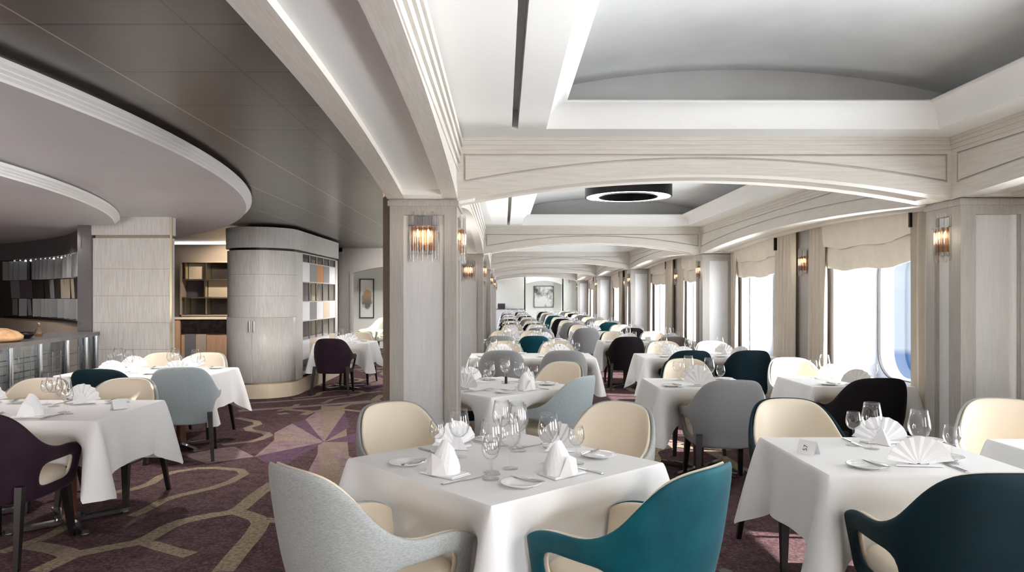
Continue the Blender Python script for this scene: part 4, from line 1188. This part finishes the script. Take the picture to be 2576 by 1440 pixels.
MB().box(-1.08, .75, -.34, .33, 1.07, 1.10).build('counter_top', 'beige_panel', t)
MB().box(-.62, .75, -.32, -.30, .80, 1.07).build('marble_panel', 'marble_black', t)
b = MB(); b.box(-.62, .75, -.30, .33, .05, 1.07); b.build('body', 'oak', t)
MB().box(-1.08, -.64, -.32, .33, .05, 1.07).build('side_cabinet', 'oak', t)
MB().box(-.55, -.35, -.325, -.301, .30, .79).build('open_bay', 'dark_panel', t); MB().box(-.33, -.14, -.325, -.301, .30, .79).build('open_bay', 'wall_taupe', t)
for z in (.95, .86): MB().cyl(.012, 0, .02, 10, 0, Matrix.Translation((-.80, -.32, z)) @ Matrix.Rotation(PI / 2, 4, 'X')).build('knob', 'steel', t)
b = MB(); b.box(-6.6, -5.1, 14.1, 14.35, ZC - .03, ZC - .012)
tag(b.build('strip_lamp', 'strip_light'), 'flat white strip lamp on the niche ceiling', 'ceiling lamp')

# ------------------------------------------------------------------ far ends
def picture(name, x, y, z, w, h, label, mat, rz=0):
    t = thing(name, label, 'picture', (x, y, z), rz)
    f = .022; b = MB()
    b.box(-w / 2, w / 2, -.04, 0, -h / 2, -h / 2 + f); b.box(-w / 2, w / 2, -.04, 0, h / 2 - f, h / 2); b.box(-w / 2, -w / 2 + f, -.04, 0, -h / 2, h / 2); b.box(w / 2 - f, w / 2, -.04, 0, -h / 2, h / 2)
    b.build('frame', 'black_wood', t)
    MB().box(-w / 2 + f, w / 2 - f, -.018, -.004, -h / 2 + f, h / 2 - f).build('print', mat, t)
m, nt, p = new_mat('abstract_grey'); nz = noise(nt, 1.7, 4.0, (1, 1, .7), .6)
nt.links.new(mixc(nt, ramp(nt, nz, .40, .52), lin(60, 62, 60), lin(232, 232, 228)), p.inputs['Base Color'])
m, nt, p = new_mat('abstract_tan')
tc = N(nt, 'ShaderNodeTexCoord'); mp = N(nt, 'ShaderNodeMapping'); mp.inputs['Scale'].default_value = (5, 1, 2.6); nt.links.new(tc.outputs['Object'], mp.inputs[0])
ln = N(nt, 'ShaderNodeVectorMath', operation='LENGTH'); nt.links.new(mp.outputs[0], ln.inputs[0])
r_ = math_n(nt, 'ADD', ln.outputs['Value'], math_n(nt, 'MULTIPLY', noise(nt, 9, 3), .8))
sp = N(nt, 'ShaderNodeSeparateXYZ'); nt.links.new(tc.outputs['Object'], sp.inputs[0])
ink = mixc(nt, ramp(nt, sp.outputs[2], -.15, .1), lin(110, 116, 116), lin(190, 160, 116))
nt.links.new(mixc(nt, ramp(nt, r_, 1.0, 1.25), ink, lin(235, 238, 236)), p.inputs['Base Color'])
picture('framed_picture', 1.87, YEND + .498, 1.50, .92, 1.0, 'black-framed abstract grey print on the far end wall', 'abstract_grey')
picture('framed_picture', -3.98 + .62, 18.9, 1.50, .78, 1.04, 'black-framed print of a tan and grey shape beyond the arch', 'abstract_tan', math.radians(38)) if False else picture('framed_picture', -3.98, 20.99, 1.45, .42, 1.14, 'black-framed print of a tan and grey shape beyond the arch', 'abstract_tan')
t = thing('sideboard', 'low pale sideboard at the left of the far end wall', 'sideboard', (.35, YEND - .3, 0))
MB().box(-.7, .6, -.25, .25, .1, .92).build('body', 'white_panel', t); MB().box(-.72, .62, -.27, .27, .92, .95).build('top', 'stone_grey', t); MB().box(-.65, .55, -.2, .2, 0, .1).build('plinth', 'dark_metal', t)
b = MB(); b.box(-.17, .17, -.15, .15, 0, .24); o = b.build('black_box', 'rubber_black'); bevel(o, .02); o.location = (-.10, YEND - .3, .952)
tag(o, 'small black box on the sideboard by the far end wall', 'box')
t = thing('armchair', 'pale grey-green tub armchair beyond the arched opening', 'armchair', (-3.28, 18.6, 0), math.radians(150))
link('backrest', shell_mesh('backrest', 0, .09, 'sofa_cloth', 2), t); link('seat', SEAT, t)
for L in LEGS: link('leg', L, t)
t.scale = (1.25, 1.25, 1.1)
SKY = dict(nadir=14.0, north_fill=90.0, zen=2.5, horizon_fill=11, str=1.0, sun=14.0, bulb=11, down=125, wash=125, buf=36, sconce=.7, tl=36, up=80, exp=0.58)  # strengths of sky, sun, sconces and the added fill lights
# ------------------------------------------------------------------ camera
cam = bpy.data.cameras.new('camera'); co = bpy.data.objects.new('camera', cam); C.objects.link(co)
co.location = (0, 0, H); co.rotation_euler = (PI / 2, 0, 0)
cam.sensor_width = 36; cam.lens = F / 2576 * 36; cam.shift_x = (1288 - CX) / 2576; cam.shift_y = (CY - 720) / 2576
cam.clip_start = .05; cam.clip_end = 2000
scene.camera = co

# ------------------------------------------------------------------ sky, sea and sun
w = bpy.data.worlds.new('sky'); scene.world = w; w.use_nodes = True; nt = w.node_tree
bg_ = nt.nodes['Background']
tc = N(nt, 'ShaderNodeTexCoord'); sp = N(nt, 'ShaderNodeSeparateXYZ'); nt.links.new(tc.outputs['Generated'], sp.inputs[0])
cr = N(nt, 'ShaderNodeValToRGB'); e = cr.color_ramp
z01 = math_n(nt, 'MULTIPLY', math_n(nt, 'ADD', sp.outputs[2], 1.0), .5)
nt.links.new(z01, cr.inputs[0])
def stop(z, c):
    el = e.elements.new((z + 1) / 2); el.color = tuple(c) + (1,)
S = SKY
e.elements[0].position = 0; e.elements[0].color = (S['nadir'] * .90, S['nadir'] * .97, S['nadir'] * 1.04, 1)  # below-horizon brightness added to send light up through the windows
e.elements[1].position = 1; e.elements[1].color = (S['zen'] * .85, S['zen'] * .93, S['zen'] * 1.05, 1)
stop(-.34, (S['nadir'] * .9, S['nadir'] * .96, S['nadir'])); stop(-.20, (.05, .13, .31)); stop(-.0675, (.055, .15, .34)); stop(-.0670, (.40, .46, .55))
stop(.04, (.40, .47, .57)); stop(.16, (.36, .45, .58)); stop(.32, (S['zen'] * .9, S['zen'] * .95, S['zen'] * 1.0))
mp = N(nt, 'ShaderNodeMapping'); mp.inputs['Scale'].default_value = (3, 3, 9); nt.links.new(tc.outputs['Generated'], mp.inputs[0])
nz = N(nt, 'ShaderNodeTexNoise'); nz.inputs['Scale'].default_value = 2.2; nz.inputs['Detail'].default_value = 5; nt.links.new(mp.outputs[0], nz.inputs[0])
gl = math_n(nt, 'MULTIPLY', ramp(nt, sp.outputs[1], .0, .35), S['north_fill']); gl = math_n(nt, 'MULTIPLY', gl, math_n(nt, 'LESS_THAN', sp.outputs[2], -.25))  # added glow towards the north below the horizon, for the ceilings
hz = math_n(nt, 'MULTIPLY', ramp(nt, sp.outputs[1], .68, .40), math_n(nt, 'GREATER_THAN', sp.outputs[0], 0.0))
hz = math_n(nt, 'MULTIPLY', hz, ramp(nt, math_n(nt, 'ABSOLUTE', sp.outputs[2]), .65, .25)); hz = math_n(nt, 'MULTIPLY', hz, S['horizon_fill'])  # added side glow along the horizon, lights the room through the windows
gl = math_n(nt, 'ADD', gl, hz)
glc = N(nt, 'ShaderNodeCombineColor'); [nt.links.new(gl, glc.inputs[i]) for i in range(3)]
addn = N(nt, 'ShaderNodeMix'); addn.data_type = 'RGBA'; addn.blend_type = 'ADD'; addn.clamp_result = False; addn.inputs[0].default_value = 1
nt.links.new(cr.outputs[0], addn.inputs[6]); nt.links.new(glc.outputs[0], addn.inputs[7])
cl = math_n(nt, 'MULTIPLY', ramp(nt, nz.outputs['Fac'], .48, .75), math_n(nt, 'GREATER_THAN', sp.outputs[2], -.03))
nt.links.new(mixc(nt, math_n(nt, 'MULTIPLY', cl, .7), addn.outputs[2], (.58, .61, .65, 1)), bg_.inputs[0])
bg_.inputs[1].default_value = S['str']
w.cycles.sampling_method = 'MANUAL'; w.cycles.sample_map_resolution = 512
def light(kind, name, loc, energy, col=(1, 1, 1), rot=(0, 0, 0), **kw):
    l = bpy.data.lights.new(name, kind); l.energy = energy; l.color = col
    for k, v in kw.items(): setattr(l, k, v)
    o = bpy.data.objects.new(name, l); C.objects.link(o); o.location = loc; o.rotation_euler = rot
    return o
sd = Vector((-1.0, .24, -.76)).normalized()
so = light('SUN', 'sun', (20, -8, 15), S['sun'], (1.0, .95, .88), angle=math.radians(.8)); so.rotation_euler = sd.to_track_quat('-Z', 'Y').to_euler()
for n, (a, c) in enumerate(WIN):
    if a > 24: continue
    o = light('AREA', 'window_portal', (XW + .46, (a + c) / 2, (WZ0 + WZ1) / 2), 1, rot=(0, PI / 2, 0), shape='RECTANGLE', size=WZ1 - WZ0, size_y=c - a)
    o.rotation_euler = (0, PI / 2, 0); o.data.cycles.is_portal = True
o = light('AREA', 'window_portal', (-7.18, -.65, 1.45), 1, rot=(0, -PI / 2, 0), shape='RECTANGLE', size=1.3, size_y=1.7); o.data.cycles.is_portal = True  # portal at the opening added in the left wall
# added fill: lights without fittings in the ceiling recesses and on the left
for k in range(len(FRONTS)):
    if k == 2: continue
    ya = FRONTS[k] + COLD; yb = ends[k + 1]; ym = (ya + yb) / 2
    light('POINT', 'recess_fill', (1.52, ym - .2, ZC + .06), S['bulb'], (1, .97, .93), shadow_soft_size=.12)  # fill light added in the recess, no fitting
for x, y in ((-3.0, 1.0), (-3.2, 6.6), (-1.6, 8.4), (-2.2, 13.6), (-6.0, 6.0), (-5.6, 12.6), (-2.6, 18.5), (-4.5, -2)):
    z = ZC - .03 if x > -2 else 2.30 if x < -4.1 else 2.42
    light('SPOT', 'added_down_spot', (x, y, z), S['down'] * (2.2 if y > 18 else .6 if x < -4.1 and y < 9 else 1), (1, .95, .9), spot_size=math.radians(150), spot_blend=.8, shadow_soft_size=.08)  # spots added to brighten the left side, no fittings

for (x, y, z), (tx, ty, tz), e, sz in (((-2.3, 2.6, 2.40), (-4.4, 8.6, 1.2), 3.2, 34), ((-2.2, 7.4, 2.54), (-3.6, 10.6, .9), 1.8, 48), ((-1.2, 9.6, 2.54), (-3.19, 12.6, 1.0), 1.6, 44), ((-1.6, 12.6, 2.54), (-2.2, 15.9, 1.7), 5.0, 50)):
    o = light('SPOT', 'added_wall_spot', (x, y, z), S['wash'] * e, (1, .97, .94), spot_size=math.radians(sz), spot_blend=1, shadow_soft_size=.1)  # spots without fittings, added to brighten pillar, cabinet and far wall
    o.rotation_euler = (Vector((tx, ty, tz)) - Vector((x, y, z))).to_track_quat('-Z', 'Y').to_euler()
for k in range(1, 6):
    y = FRONTS[k]
    for x, yy in (((XL0 + XL1) / 2, y - .02), (XL1 + .03, y + .26), (XR - .03, y + .135), (XW - .06, y + 3.64)):
        light('POINT', 'sconce_glow', (x + (-.09 if x > 2 else .09 if yy > y + .2 else 0), yy - (.09 if yy < y else 0), 1.91), S['sconce'], (1, .86, .68), shadow_soft_size=.05)
for x, y in ((-5.55, 9.0), (-6.4, 9.75), (-7.3, 10.3)):
    light('SPOT', 'added_buffet_spot', (x + .35, y - .45, 2.31), S['buf'], (1, .96, .92), spot_size=math.radians(140), spot_blend=.8, shadow_soft_size=.06)  # spots added to brighten the dark tile display
o = light('SPOT', 'niche_spot', (-5.3, 13.7, 2.52), S['buf'] * 1.6, (1, .86, .7), spot_size=math.radians(110), spot_blend=.6, shadow_soft_size=.04)
o.rotation_euler = Vector((-.1, .8, -.7)).to_track_quat('-Z', 'Y').to_euler()
for p in ((-4.9, 2.9, .95), (-6.3, 4.2, .95), (-5.6, .6, .95)):
    light('POINT', 'added_left_fill', p, S['tl'], (1, .96, .93), shadow_soft_size=.15)  # fill lights added left of the view, no lamps stand there
for p in ((-.95, 8.2, 1.0), (-.85, 12.2, 1.0)):
    light('SPOT', 'hidden_up_fill', p, S['up'], (1, .97, .94), (PI, .6, 0), spot_size=math.radians(140), spot_blend=.9, shadow_soft_size=.05)  # fill added out of sight behind the front column, aimed at the ceiling
# ------------------------------------------------------------------ view
v = scene.view_settings; v.view_transform = 'Standard'; v.look = 'None'; v.exposure = S['exp']; v.gamma = 1; v.use_curve_mapping = False
scene.display_settings.display_device = 'sRGB'
cy = scene.cycles
cy.use_denoising = True; cy.max_bounces = 8; cy.diffuse_bounces = 5; cy.glossy_bounces = 3; cy.transmission_bounces = 4; cy.transparent_max_bounces = 24
cy.caustics_reflective = False; cy.caustics_refractive = False; cy.sample_clamp_indirect = 6; cy.sample_clamp_direct = 0
